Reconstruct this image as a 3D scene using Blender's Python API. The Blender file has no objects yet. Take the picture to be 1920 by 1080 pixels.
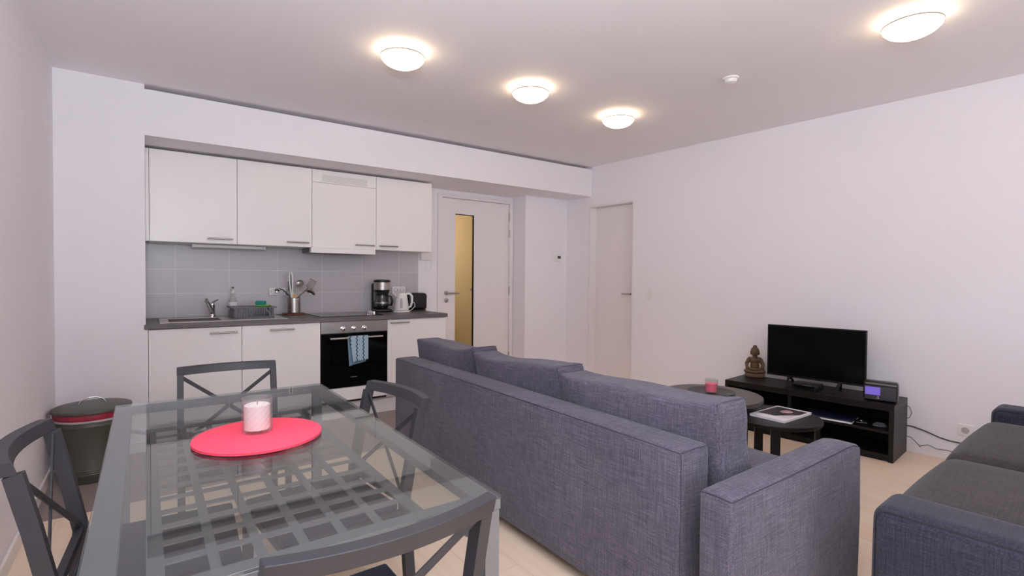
import bpy, math, random
from mathutils import Vector, Matrix
random.seed(7)
S = bpy.context.scene
C = S.collection
PI = math.pi
R = math.radians

# ------------------------------------------------------------------ mesh builder
class MB:
    def __init__(self): self.v = []; self.f = []; self.fm = []
    def add(self, vs, fs, M=None, mi=0):
        b = len(self.v)
        self.v += [(M @ Vector(v)) if M else Vector(v) for v in vs]
        self.f += [tuple(b + i for i in f) for f in fs]
        self.fm += [mi] * len(fs)
        return self
    def box(self, lo, hi, M=None):
        x0, y0, z0 = lo; x1, y1, z1 = hi
        vs = [(x0,y0,z0),(x1,y0,z0),(x1,y1,z0),(x0,y1,z0),(x0,y0,z1),(x1,y0,z1),(x1,y1,z1),(x0,y1,z1)]
        return self.add(vs, [(0,3,2,1),(4,5,6,7),(0,1,5,4),(1,2,6,5),(2,3,7,6),(3,0,4,7)], M)
    def bar(self, p0, p1, w, h, up=(0,0,1)):
        """box from p0 to p1; w across, h along 'up'"""
        p0, p1 = Vector(p0), Vector(p1); d = (p1 - p0); L = d.length; d.normalize()
        up = Vector(up); s = d.cross(up)
        if s.length < 1e-6: s = d.cross(Vector((1,0,0)))
        s.normalize(); u = s.cross(d)
        M = Matrix(((s.x,d.x,u.x,p0.x),(s.y,d.y,u.y,p0.y),(s.z,d.z,u.z,p0.z),(0,0,0,1)))
        return self.box((-w/2,0,-h/2),(w/2,L,h/2), M)
    def prism(self, poly, z0, z1, M=None):
        n = len(poly)
        a = sum(poly[i][0]*poly[(i+1)%n][1]-poly[(i+1)%n][0]*poly[i][1] for i in range(n))
        if a < 0: poly = poly[::-1]
        vs = [(x,y,z0) for x,y in poly]+[(x,y,z1) for x,y in poly]
        fs = [tuple(range(n))[::-1], tuple(range(n,2*n))]+[(i,(i+1)%n,n+(i+1)%n,n+i) for i in range(n)]
        return self.add(vs, fs, M)
    def lathe(self, prof, c=(0,0,0), n=32, M=None, a0=0.0, sx=1, sy=1):
        vs = []; fs = []; rows = []
        for r, z in prof:
            if r <= 1e-6:
                rows.append([len(vs)]); vs.append((c[0], c[1], c[2]+z))
            else:
                rows.append(list(range(len(vs), len(vs)+n)))
                vs += [(c[0]+sx*r*math.cos(a0+2*PI*k/n), c[1]+sy*r*math.sin(a0+2*PI*k/n), c[2]+z) for k in range(n)]
        for A, B in zip(rows, rows[1:]):
            for k in range(n):
                k2 = (k+1) % n
                if len(A) == 1 and len(B) == 1: continue
                if len(A) == 1: fs.append((A[0], B[k2], B[k]))
                elif len(B) == 1: fs.append((A[k], A[k2], B[0]))
                else: fs.append((A[k], A[k2], B[k2], B[k]))
        return self.add(vs, fs, M)
    def cyl(self, c, r, z0, z1, n=32, M=None):
        return self.lathe([(0,z0),(r,z0),(r,z1),(0,z1)], c, n, M)
    def tube(self, pts, r, n=8, caps=True):
        pts = [Vector(p) for p in pts]; vs = []; fs = []
        rr = r if isinstance(r, (list, tuple)) else [r]*len(pts)
        u = None
        for i, p in enumerate(pts):
            t = (pts[min(i+1,len(pts)-1)]-pts[max(i-1,0)]).normalized()
            if u is None:
                u = t.cross(Vector((0,0,1)))
                if u.length < 1e-4: u = t.cross(Vector((1,0,0)))
            u = (u - t*u.dot(t)).normalized(); w = t.cross(u)
            vs += [p+rr[i]*(math.cos(2*PI*k/n)*u+math.sin(2*PI*k/n)*w) for k in range(n)]
        for i in range(len(pts)-1):
            for k in range(n):
                k2 = (k+1) % n
                fs.append((i*n+k, i*n+k2, (i+1)*n+k2, (i+1)*n+k))
        if caps:
            fs.append(tuple(range(n))[::-1]); fs.append(tuple(range((len(pts)-1)*n, len(pts)*n)))
        return self.add(vs, fs)
    def ell(self, c, r, M=None, nu=20, nv=12):
        prof = [(math.sin(PI*k/nv), -math.cos(PI*k/nv)) for k in range(nv+1)]
        T = Matrix.Translation(Vector(c)) @ (M if M else Matrix.Identity(4)) @ Matrix.Diagonal((r[0],r[1],r[2],1))
        return self.lathe(prof, (0,0,0), nu, T)
    def soft(self, lo, hi, r, bulge=(0,0,0), n=7, seg=4, fn=None, M=None):
        """rounded upholstery block: edges rounded with r, faces swollen by bulge"""
        lo, hi = Vector(lo), Vector(hi); c = (lo+hi)/2; h = (hi-lo)/2
        ax = []
        for k in range(3):
            rk = min(r, h[k]*.999); core = h[k]-rk
            a = [-h[k]+rk*(1-math.cos(PI/2*i/seg)) for i in range(seg)]
            m = [-core+2*core*i/n for i in range(n+1)]
            ax.append(a+m+[-x for x in a[::-1]])
        idx = {}; vs = []; fs = []
        def vert(i, j, k):
            if (i,j,k) in idx: return idx[(i,j,k)]
            q = Vector((ax[0][i],ax[1][j],ax[2][k]))
            inner = Vector([max(-(h[t]-min(r,h[t]*.999)), min(h[t]-min(r,h[t]*.999), q[t])) for t in range(3)])
            d = q-inner
            if d.length > 1e-9:
                rr = [min(r,h[t]*.999) for t in range(3)]; d.normalize()
                q = inner+Vector([d[t]*rr[t] for t in range(3)])
            s = Vector([q[t]/h[t] for t in range(3)])
            for t in range(3):
                a, b = (t+1)%3, (t+2)%3
                q[t] += bulge[t]*s[t]*max(0,1-s[a]**2)*max(0,1-s[b]**2)
            if fn: q = Vector(fn(q, s))
            idx[(i,j,k)] = len(vs); vs.append(q+c); return idx[(i,j,k)]
        N = [len(a)-1 for a in ax]
        for i in range(N[0]):
            for j in range(N[1]):
                fs.append([vert(i,j,0),vert(i,j+1,0),vert(i+1,j+1,0),vert(i+1,j,0)])
                fs.append([vert(i,j,N[2]),vert(i+1,j,N[2]),vert(i+1,j+1,N[2]),vert(i,j+1,N[2])])
        for i in range(N[0]):
            for k in range(N[2]):
                fs.append([vert(i,0,k),vert(i+1,0,k),vert(i+1,0,k+1),vert(i,0,k+1)])
                fs.append([vert(i,N[1],k),vert(i,N[1],k+1),vert(i+1,N[1],k+1),vert(i+1,N[1],k)])
        for j in range(N[1]):
            for k in range(N[2]):
                fs.append([vert(0,j,k),vert(0,j,k+1),vert(0,j+1,k+1),vert(0,j+1,k)])
                fs.append([vert(N[0],j,k),vert(N[0],j+1,k),vert(N[0],j+1,k+1),vert(N[0],j,k+1)])
        return self.add(vs, [tuple(f) for f in fs], M)

def mesh_obj(name, mb, mat, parent=None, world=False, bevel=0, smooth=True, angle=40, segs=2):
    vs = mb.v
    if world and parent is not None:
        r = parent
        while r.parent: r = r.parent
        I = (Matrix.Translation(r.location) @ r.rotation_euler.to_matrix().to_4x4()).inverted()
        vs = [I @ v for v in vs]
    me = bpy.data.meshes.new(name)
    me.from_pydata([tuple(v) for v in vs], [], mb.f)
    mats = mat if isinstance(mat, (list, tuple)) else [mat]
    for m in mats: me.materials.append(m)
    if len(mats) > 1: me.polygons.foreach_set('material_index', mb.fm)
    if smooth:
        me.polygons.foreach_set('use_smooth', [True]*len(me.polygons))
        me.set_sharp_from_angle(angle=R(angle))
    me.update()
    o = bpy.data.objects.new(name, me); C.objects.link(o)
    if parent is not None: o.parent = parent
    if bevel:
        b = o.modifiers.new('edge', 'BEVEL'); b.width = bevel; b.segments = segs; b.limit_method = 'ANGLE'; b.angle_limit = R(50)
        b.harden_normals = True
    return o

def thing(name, label, cat, loc=(0,0,0), rotz=0, group=None):
    o = bpy.data.objects.new(name, None); C.objects.link(o)
    o.empty_display_size = .05; o.location = loc; o.rotation_euler = (0,0,rotz)
    o['label'] = label; o['category'] = cat
    if group: o['group'] = group
    return o
def tag(o, label, cat, group=None):
    o['label'] = label; o['category'] = cat
    if group: o['group'] = group
    return o
def part(name, mb, mat, parent, label=None, **k):
    o = mesh_obj(name, mb, mat, parent, **k)
    if label: o['label'] = label
    return o
def wpart(name, mb, mat, parent, label=None, **k):
    return part(name, mb, mat, parent, label, world=True, **k)
def struct(name, mb, mat, parent=None, **k):
    k.setdefault('smooth', False)
    o = mesh_obj(name, mb, mat, parent, world=parent is not None, **k)
    if parent is None: o['kind'] = 'structure'
    return o
def single(name, mb, mat, label, cat, loc=(0,0,0), rotz=0, group=None, world=False, **k):
    """a thing that is one mesh"""
    if world:
        L = Vector(loc); mb.v = [v-L for v in mb.v]
    o = mesh_obj(name, mb, mat, **k); o.location = loc; o.rotation_euler = (0,0,rotz)
    return tag(o, label, cat, group)
def copy_tree(o, parent=None):
    c = o.copy(); C.objects.link(c)
    if parent is not None: c.parent = parent
    for ch in list(o.children): copy_tree(ch, c)
    return c

# ------------------------------------------------------------------ materials
def srgb(r, g, b):
    f = lambda c: (c/255/12.92) if c/255 <= .04045 else ((c/255+.055)/1.055)**2.4
    return (f(r), f(g), f(b), 1)
class NT:
    def __init__(self, name):
        self.m = bpy.data.materials.new(name); self.m.use_nodes = True
        self.t = self.m.node_tree; self.t.nodes.clear()
        self.out = self.n('ShaderNodeOutputMaterial')
    def n(self, typ, **kw):
        nd = self.t.nodes.new(typ)
        for k, v in kw.items(): setattr(nd, k, v)
        return nd
    def l(self, a, b): self.t.links.new(a, b)
    def val(self, sock, v):
        if hasattr(v, 'links'): self.l(v, sock)
        else: sock.default_value = v
    def math(self, op, a, b=0.0, c=None, clamp=False):
        nd = self.n('ShaderNodeMath', operation=op, use_clamp=clamp)
        self.val(nd.inputs[0], a); self.val(nd.inputs[1], b)
        if c is not None: self.val(nd.inputs[2], c)
        return nd.outputs[0]
    def mix(self, f, a, b, blend='MIX'):
        nd = self.n('ShaderNodeMix', data_type='RGBA', blend_type=blend)
        self.val(nd.inputs[0], f); self.val(nd.inputs[6], a); self.val(nd.inputs[7], b)
        return nd.outputs[2]
    def coord(self, kind='Object', scale=(1,1,1), rot=(0,0,0), loc=(0,0,0)):
        tc = self.n('ShaderNodeTexCoord'); mp = self.n('ShaderNodeMapping')
        mp.inputs['Scale'].default_value = scale; mp.inputs['Rotation'].default_value = rot; mp.inputs['Location'].default_value = loc
        self.l(tc.outputs[kind], mp.inputs['Vector']); return mp.outputs[0]
    def noise(self, vec, scale=5, detail=3, rough=.5):
        nd = self.n('ShaderNodeTexNoise'); self.l(vec, nd.inputs['Vector'])
        nd.inputs['Scale'].default_value = scale; nd.inputs['Detail'].default_value = detail; nd.inputs['Roughness'].default_value = rough
        return nd.outputs[0]
    def ramp(self, fac, stops):
        nd = self.n('ShaderNodeValToRGB'); self.l(fac, nd.inputs[0])
        cr = nd.color_ramp
        while len(cr.elements) < len(stops): cr.elements.new(.5)
        for e, (p, c) in zip(cr.elements, stops): e.position = p; e.color = c
        return nd.outputs[0]
    def sep(self, vec):
        nd = self.n('ShaderNodeSeparateXYZ'); self.l(vec, nd.inputs[0]); return nd.outputs
    def bsdf(self, color=(.8,.8,.8,1), rough=.5, metal=0, spec=.5, bump=None, bump_s=.2, bump_d=.002, coat=0, sheen=0, trans=0, emit=None, es=0):
        p = self.n('ShaderNodeBsdfPrincipled')
        self.val(p.inputs['Base Color'], color); self.val(p.inputs['Roughness'], rough); self.val(p.inputs['Metallic'], metal)
        p.inputs['Specular IOR Level'].default_value = spec
        p.inputs['Coat Weight'].default_value = coat; p.inputs['Sheen Weight'].default_value = sheen
        p.inputs['Transmission Weight'].default_value = trans
        if emit: p.inputs['Emission Color'].default_value = emit; p.inputs['Emission Strength'].default_value = es
        if bump is not None:
            b = self.n('ShaderNodeBump'); b.inputs['Strength'].default_value = bump_s; b.inputs['Distance'].default_value = bump_d
            self.l(bump, b.inputs['Height']); self.l(b.outputs[0], p.inputs['Normal'])
        self.l(p.outputs[0], self.out.inputs[0]); return p

def plain(name, rgb, rough=.5, metal=0, spec=.5, var=.04, scale=6, coat=0):
    """plain surface with a faint procedural variation"""
    t = NT(name); c = srgb(*rgb)
    n = t.noise(t.coord('Object'), scale, 2)
    d = tuple(max(0, x*(1-var)) for x in c[:3])+(1,); u = tuple(min(1, x*(1+var)) for x in c[:3])+(1,)
    t.bsdf(t.ramp(n, [(.3, d), (.7, u)]), rough, metal, spec, coat=coat); return t.m

def plaster(name, rgb):
    t = NT(name); c = srgb(*rgb); v = t.coord('Object')
    n = t.noise(v, 1.3, 3); f = t.noise(v, 220, 2)
    d = tuple(x*.985 for x in c[:3])+(1,)
    t.bsdf(t.ramp(n, [(.35, d), (.65, c)]), .75, spec=.25, bump=f, bump_s=.06, bump_d=.0008); return t.m

def fabric(name, dark, mid, light, s=1.0, bump=.35):
    t = NT(name); fac = None
    for sc in ((9,190,190), (190,9,190), (190,190,9)):
        n = t.noise(t.coord('Object', tuple(x*s for x in sc)), 1.0, 3, .6)
        fac = n if fac is None else t.math('ADD', fac, n)
    fac = t.math('MULTIPLY', fac, 1/3)
    big = t.noise(t.coord('Object'), 3.0, 2)
    fac2 = t.math('ADD', fac, t.math('MULTIPLY', t.math('SUBTRACT', big, .5), .12))
    col = t.ramp(fac2, [(.36, srgb(*dark)), (.5, srgb(*mid)), (.64, srgb(*light))])
    t.bsdf(col, .95, spec=.15, bump=fac, bump_s=bump, bump_d=.004, sheen=.12); return t.m

def thin_glass(name, tint=(.93,.96,.95,1), rough=0.0, f0=.04, haze=0):
    t = NT(name); g = t.n('ShaderNodeNewGeometry')
    d = t.n('ShaderNodeVectorMath', operation='DOT_PRODUCT'); t.l(g.outputs['Normal'], d.inputs[0]); t.l(g.outputs['Incoming'], d.inputs[1])
    c = t.math('ABSOLUTE', d.outputs['Value'])
    F = t.math('MULTIPLY_ADD', t.math('POWER', t.math('SUBTRACT', 1.0, c, clamp=True), 5.0), 1-f0, f0)
    tr = t.n('ShaderNodeBsdfTransparent'); tr.inputs[0].default_value = tint
    gl = t.n('ShaderNodeBsdfGlossy'); gl.inputs['Roughness'].default_value = rough
    base = tr.outputs[0]
    if haze:
        df = t.n('ShaderNodeBsdfTranslucent'); df.inputs[0].default_value = (.85,.83,.83,1)
        d2 = t.n('ShaderNodeBsdfDiffuse'); d2.inputs[0].default_value = (.85,.83,.83,1)
        a = t.n('ShaderNodeMixShader'); a.inputs[0].default_value = .5; t.l(df.outputs[0], a.inputs[1]); t.l(d2.outputs[0], a.inputs[2])
        b = t.n('ShaderNodeMixShader'); b.inputs[0].default_value = haze; t.l(base, b.inputs[1]); t.l(a.outputs[0], b.inputs[2]); base = b.outputs[0]
    mx = t.n('ShaderNodeMixShader'); t.l(F, mx.inputs[0]); t.l(base, mx.inputs[1]); t.l(gl.outputs[0], mx.inputs[2])
    t.l(mx.outputs[0], t.out.inputs[0]); return t.m

def emissive(name, rgb, strength, base=(.9,.9,.9,1)):
    t = NT(name); t.bsdf(base, .3, emit=rgb, es=strength); return t.m

M = {}
M['wall'] = plaster('wall_paint', (237,234,238))
M['ceil'] = plaster('ceiling_paint', (240,236,239))
M['white'] = plain('white_lacquer', (238,234,232), .32, var=.012, scale=2)
M['doorwhite'] = plain('white_door_paint', (232,226,226), .42, var=.012, scale=2)
M['plastic'] = plain('white_plastic', (232,228,226), .4, var=.015)
M['greyplastic'] = plain('grey_plastic', (104,104,110), .45)
M['steel'] = plain('brushed_steel', (178,172,168), .32, 1.0, var=.05, scale=40)
M['sinksteel'] = plain('sink_steel', (214,208,204), .38, .85, var=.03, scale=40)
M['chrome'] = plain('chrome', (215,214,214), .1, 1.0, var=.02)
M['black'] = plain('black_plastic', (10,10,12), .35, var=.1)
M['blackglass'] = plain('black_glass', (8,8,9), .06, spec=.5, var=.1)
M['screen'] = plain('dark_screen', (7,7,9), .16, spec=.4, var=.1)
M['hob'] = plain('hob_glass', (14,14,15), .08, spec=.6, var=.1)
M['chairmetal'] = plain('grey_painted_metal', (56,55,60), .48, .15, var=.06, scale=9)
M['tablemetal'] = plain('silver_grey_metal', (128,129,133), .36, .45, var=.05, scale=9)
M['shelfmetal'] = plain('shaded_shelf_metal', (116,116,120), .45, .3, var=.05, scale=9)  # same metal as the table; shade under the glass is in the colour
M['pad'] = fabric('navy_seat_pad', (26,30,42), (36,41,55), (48,54,70), 1.3)
M['sofa'] = fabric('blue_grey_weave', (61,59,70), (85,82,95), (115,110,122), 1.35, .35)
M['piping'] = plain('dark_piping', (58,55,66), .9)
M['charcoal'] = fabric('charcoal_weave', (42,39,42), (60,55,57), (80,73,75), 1.2)
M['charside'] = fabric('charcoal_weave_shaded', (35,35,46), (50,50,62), (68,68,80), 1.2)  # same charcoal fabric, its shaded sides put into a darker bluer colour
M['darkpipe'] = plain('black_piping', (22,22,32), .8)
M['espresso'] = plain('black_brown_veneer', (18,15,14), .42, spec=.28, var=.25, scale=14)
M['espresso_sheen'] = plain('veneer_wall_sheen', (62,56,53), .36, var=.2, scale=14)  # black-brown veneer made lighter: the wall's reflection is put into the colour
M['bin'] = plain('olive_grey_enamel', (82,80,72), .42, .2, var=.06)
M['red'] = plain('red_bag', (150,36,58), .35, var=.2, scale=30)
M['clearbag'] = plain('pale_bag', (170,160,160), .3, var=.2, scale=30)
M['pink'] = None
M['trivet'] = plain('cork_brown', (112,66,44), .7, var=.2, scale=50)
M['woodspoon'] = plain('beech_wood', (205,170,120), .6, var=.1, scale=20)
M['carve'] = plain('carved_brown_wood', (92,66,44), .65, var=.3, scale=45)
M['cable'] = plain('black_cable', (30,30,34), .5)
M['greycable'] = plain('grey_cable', (120,118,124), .5)
M['teal'] = plain('teal_sponge', (38,140,130), .9, var=.15, scale=80)
M['green'] = plain('green_scourer', (110,190,70), .9, var=.2, scale=120)
M['label'] = plain('paper_white', (228,224,226), .6)
M['blue'] = plain('dark_blue_cover', (28,32,58), .4)
M['tan'] = plaster('tan_corridor_paint', (206,190,152))
M['glasstop'] = thin_glass('table_glass', (.85,.872,.862,1), 0, .085)
M['pane'] = thin_glass('window_glass', (.97,.98,.98,1))
M['cutglass'] = thin_glass('cut_glass', (.98,.975,.975,1), .06, .07, .07)
M['clear'] = thin_glass('clear_glass', (.95,.95,.95,1), .03, .06)
M['wax'] = plain('white_wax', (245,240,236), .5)
M['pinkwax'] = plain('pink_wax', (255,112,140), .5)
M['slate'] = plain('dark_plate', (44,40,39), .45, var=.15)
M['dark'] = plain('dark_gap', (20,18,18), .9)
M['darkgrey'] = plain('dark_grey_grille', (52,52,57), .6)
M['palegrey'] = plain('pale_grey_plastic', (176,170,172), .5)

def mk_pink():
    t = NT('pink_felt'); v = t.coord('Object')
    n = t.noise(v, 160, 3); b = t.noise(v, 5, 2)
    c = t.mix(t.math('MULTIPLY', b, .5), srgb(247,80,104), srgb(251,93,116))
    t.bsdf(c, .9, spec=.15, bump=n, bump_s=.2, bump_d=.001); return t.m
M['pink'] = mk_pink()

def mk_floor():
    t = NT('oak_planks'); v = t.coord('Object', (1,1,1), (0,0,R(90)))
    br = t.n('ShaderNodeTexBrick'); t.l(v, br.inputs['Vector'])
    br.offset = .37; br.squash = 1
    br.inputs['Scale'].default_value = 1; br.inputs['Brick Width'].default_value = 1.3; br.inputs['Row Height'].default_value = .19
    br.inputs['Mortar Size'].default_value = .0012; br.inputs['Mortar Smooth'].default_value = .3
    br.inputs['Color1'].default_value = (0,0,0,1); br.inputs['Color2'].default_value = (1,1,1,1); br.inputs['Mortar'].default_value = (.5,.5,.5,1)
    base = t.ramp(br.outputs['Color'], [(0, srgb(234,208,180)), (1, srgb(242,222,198))])
    g = t.noise(t.coord('Object', (26,1.6,1)), 1.0, 5, .6)
    col = t.mix(.5, base, t.ramp(g, [(.3, srgb(228,200,170)), (.7, srgb(246,228,206))]))
    col = t.mix(br.outputs['Fac'], col, srgb(204,176,148))
    t.bsdf(col, t.math('MULTIPLY_ADD', g, .15, .3), spec=.4, bump=t.math('SUBTRACT', 1.0, br.outputs['Fac']), bump_s=.15, bump_d=.001); return t.m
M['floor'] = mk_floor()

def mk_tiles(name, w, h, c1, c2, mortar, msize, axes, off=(0,0,0), rough=.35, rot=0, stagger=0):
    t = NT(name); s = t.sep(t.coord('Object'))
    cm = t.n('ShaderNodeCombineXYZ')
    t.l(t.math('ADD', s[axes[0]], off[0]), cm.inputs[0]); t.l(t.math('ADD', s[axes[1]], off[1]), cm.inputs[1])
    br = t.n('ShaderNodeTexBrick'); t.l(cm.outputs[0], br.inputs['Vector']); br.offset = stagger
    br.inputs['Scale'].default_value = 1; br.inputs['Brick Width'].default_value = w; br.inputs['Row Height'].default_value = h
    br.inputs['Mortar Size'].default_value = msize; br.inputs['Mortar Smooth'].default_value = .2
    br.inputs['Color1'].default_value = srgb(*c1); br.inputs['Color2'].default_value = srgb(*c2); br.inputs['Mortar'].default_value = srgb(*mortar)
    n = t.noise(t.coord('Object'), 30, 3)
    col = t.mix(t.math('MULTIPLY', n, .12), br.outputs['Color'], srgb(*[x*.8 for x in c1]))
    t.bsdf(col, rough, spec=.45, bump=t.math('SUBTRACT', 1.0, br.outputs['Fac']), bump_s=.3, bump_d=.001); return t.m
M['ktile'] = mk_tiles('taupe_floor_tiles', .45, .45, (140,126,120), (148,134,128), (172,160,154), .0025, (0,1), (.18,.05), .4)
M['splash'] = mk_tiles('grey_wall_tiles', .4, .205, (186,181,186), (192,187,191), (220,214,215), .0022, (0,2), (.196,.12), .3)

def mk_worktop():
    t = NT('grey_wood_laminate'); g = t.noise(t.coord('Object', (2.5,60,60)), 1.0, 5, .65)
    t.bsdf(t.ramp(g, [(.3, srgb(84,78,80)), (.55, srgb(104,97,98)), (.75, srgb(124,117,117))]), .42, spec=.45, bump=g, bump_s=.05, bump_d=.001); return t.m
M['worktop'] = mk_worktop()

def mk_towel():
    t = NT('zigzag_towel'); s = t.sep(t.coord('Object'))
    tri = t.math('MULTIPLY', t.math('PINGPONG', s[2], .017), .75)
    x = t.math('ADD', s[0], tri)
    m = t.math('PINGPONG', t.math('ADD', x, .01), .029)
    fac = t.math('LESS_THAN', m, .0055)
    n = t.noise(t.coord('Object'), 300, 2)
    base = t.mix(n, srgb(150,172,190), srgb(178,198,212))
    t.bsdf(t.mix(fac, base, srgb(58,84,100)), .95, spec=.1, bump=n, bump_s=.3, bump_d=.002); return t.m
M['towel'] = mk_towel()
M['towelback'] = plain('blue_towel', (120,146,170), .95, var=.1, scale=60)

def mk_cover():
    """magazine cover: white page, dark picture area with a paler blurred shape"""
    t = NT('magazine_cover'); s = t.sep(t.coord('Object'))
    x, y = s[0], s[1]
    inside = t.math('MULTIPLY', t.math('LESS_THAN', t.math('ABSOLUTE', t.math('SUBTRACT', x, .025)), .125), t.math('LESS_THAN', t.math('ABSOLUTE', y), .097))
    n = t.noise(t.coord('Object'), 11, 4)
    dx = t.math('SUBTRACT', x, .06); dy = t.math('SUBTRACT', y, -.01)
    d = t.math('SQRT', t.math('ADD', t.math('MULTIPLY', dx, dx), t.math('MULTIPLY', t.math('MULTIPLY', dy, dy), 1.6)))
    blob = t.math('LESS_THAN', t.math('ADD', d, t.math('MULTIPLY', n, .05)), .07)
    pic = t.mix(blob, t.ramp(n, [(.35, srgb(24,22,26)), (.7, srgb(66,58,62))]), t.ramp(n, [(.4, srgb(150,116,112)), (.6, srgb(196,160,156))]))
    sl = t.math('ADD', t.math('MULTIPLY', x, .55), y)
    low = t.math('LESS_THAN', t.math('ADD', sl, t.math('MULTIPLY', n, .05)), -.045)
    pic = t.mix(low, pic, srgb(214,204,208))
    t.bsdf(t.mix(inside, srgb(232,228,232), pic), .3, spec=.4); return t.m
M['cover'] = mk_cover()
M['lamp'] = emissive('lamp_glass', (1,.76,.47,1), 10.0)
M['display'] = emissive('violet_display', (.20,.13,.62,1), .9, (.02,.02,.05,1))
M['lcd'] = plain('lcd_grey', (70,74,72), .3)

# ------------------------------------------------------------------ setting
HC = 2.6158; YF = 4.474; YB = 5.15; YT = 4.886; XL = -.487; HB = 2.258; Y0 = -4.2
def wx(y): return 4.3984-.0648*(y-4.4739)          # face of the TV-side wall
def quad(y0, y1, o0, o1): return [(wx(y0)+o0, y0), (wx(y1)+o0, y1), (wx(y1)+o1, y1), (wx(y0)+o1, y0)]

TB = lambda x: 3.504+.0478*x
b = MB(); b.prism([(XL-.1,Y0-.1),(5.6,Y0-.1),(5.6,5.25),(2.7,5.25),(2.7,TB(2.7)),(XL-.1,TB(XL-.1))], -.1, 0); struct('floor', b, M['floor'])
b = MB(); b.prism([(XL-.1,TB(XL-.1)),(2.7,TB(2.7)),(2.7,5.25),(XL-.1,5.25)], -.1, 0); struct('floor_kitchen', b, M['ktile'])
b = MB().box((XL-.1,Y0-.1,HC),(5.6,5.3,HC+.12)); struct('ceiling', b, M['ceil'])
b = MB().box((XL-.15,Y0-.1,0),(XL,YB+.12,HC)); struct('wall_left', b, M['wall'])
b = MB().box((XL,YF,0),(0,YB,HC)); struct('wall_pier', b, M['wall'])
b = MB(); b.prism([(0,YF),(wx(YF),YF),(wx(YB)+.02,YB),(0,YB)], HB, HC-.032)
b.prism([(0,YF+.35),(wx(YF)-.004,YF+.35),(wx(YB)+.02,YB),(0,YB)], HC-.032, HC); struct('wall_beam', b, M['wall'])
DX0, DX1, DH = 2.70, 3.675, 2.185
b = MB().box((XL,YB,0),(DX0,YB+.12,HC)).box((DX0,YB,DH),(DX1,YB+.12,HC)).box((DX1,YB,0),(4.6,YB+.12,HC)); struct('wall_back', b, M['wall'])
b = MB(); b.prism([(3.71,YT),(wx(YT)+.01,YT),(wx(YB)+.01,YB),(3.71,YB)], 0, HB); struct('wall_thermostat', b, M['wall'])
D2A, D2B, D2H = 3.845, 4.515, 2.152
b = MB(); b.prism(quad(Y0-.1,D2A,0,.24),0,HC); b.prism(quad(D2A,D2B,0,.24),D2H,HC); b.prism(quad(D2B,5.25,0,.24),0,HC); struct('wall_right', b, M['wall'])
# rear wall with its window
WX0, WX1, WZ0, WZ1 = -.3, 2.7, .12, 2.45
b = MB().box((XL,Y0-.12,0),(WX0,Y0,HC)).box((WX1,Y0-.12,0),(5.4,Y0,HC)).box((WX0,Y0-.12,0),(WX1,Y0,WZ0)).box((WX0,Y0-.12,WZ1),(WX1,Y0,HC)); struct('wall_rear', b, M['wall'])
w = thing('window_1', 'wide white framed window', 'window', ((WX0+WX1)/2, Y0-.06, WZ0)); del w['label'], w['category']; w['kind'] = 'structure'
f = MB()
for x0, x1 in ((WX0,WX0+.06),(.68,.76),(1.68,1.76),(WX1-.06,WX1)): f.box((x0,Y0-.09,WZ0),(x1,Y0-.03,WZ1))
f.box((WX0,Y0-.09,WZ0),(WX1,Y0-.03,WZ0+.06)).box((WX0,Y0-.09,WZ1-.06),(WX1,Y0-.03,WZ1)); wpart('window_frame', f, M['doorwhite'], w)
wpart('window_glass', MB().box((WX0+.05,Y0-.066,WZ0+.05),(WX1-.05,Y0-.06,WZ1-.05)), M['pane'], w)
# skirtings
struct('baseboard_left', MB().box((XL,Y0,0),(XL+.012,YF,.075)), M['doorwhite'], bevel=.003)
b = MB(); b.prism(quad(Y0,D2A-.02,-.012,0), 0, .07); struct('baseboard_right', b, M['doorwhite'], bevel=.003)
struct('baseboard_pier', MB().box((XL+.012,YF-.012,0),(0,YF,.075)), M['doorwhite'], bevel=.003)
struct('baseboard_thermostat', MB().box((3.71,YT-.012,0),(wx(YT)-.012,YT,.07)), M['doorwhite'], bevel=.003)
# corridor behind the glazed door
b = MB().box((2.0,6.5,0),(4.6,6.6,HC)).box((1.9,YB+.12,0),(2.0,6.6,HC)).box((4.6,YB+.12,0),(4.7,6.6,HC)); struct('wall_corridor', b, M['tan'])
struct('floor_corridor', MB().box((1.9,5.25,-.1),(4.7,6.6,0)), M['ktile'])
struct('ceiling_corridor', MB().box((1.9,YB+.12,HC),(4.7,6.6,HC+.1)), M['ceil'])

# door_1: white entrance door with a tall narrow pane
d = thing('door_1', '', '', ((DX0+DX1)/2, YB, 0)); del d['label'], d['category']; d['kind'] = 'structure'
f = MB().box((DX0-.035,YB-.02,0),(DX0+.024,YB+.1,DH+.03)).box((DX1-.02,YB-.02,0),(DX1+.03,YB+.1,DH+.03)).box((DX0+.024,YB-.02,DH-.012),(DX1-.02,YB+.1,DH+.03))
wpart('door_frame', f, M['doorwhite'], d, bevel=.004)
L0, L1 = DX0+.027, DX1-.023; G0, G1, GZ0, GZ1 = 2.897, 3.150, .25, 1.998
lf = MB().box((L0,YB,.008),(G0,YB+.045,DH-.016)).box((G1,YB,.008),(L1,YB+.045,DH-.016)).box((G0,YB,.008),(G1,YB+.045,GZ0)).box((G0,YB,GZ1),(G1,YB+.045,DH-.016))
leaf = wpart('door_leaf', lf, M['doorwhite'], d)
wpart('glass_pane', MB().box((G0,YB+.02,GZ0),(G1,YB+.028,GZ1)), thin_glass('door_glass', (.86,.84,.8,1), .05), leaf)
wpart('rebate_shadow', MB().box((G1-.012,YB+.004,GZ0),(G1,YB+.02,GZ1)).box((G0,YB+.004,GZ1-.008),(G1-.012,YB+.02,GZ1)), M['dark'], leaf, 'dark strip standing in for the shadowed glazing rebate')  # dark strip put in for the shadow in the glazing rebate
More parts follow.
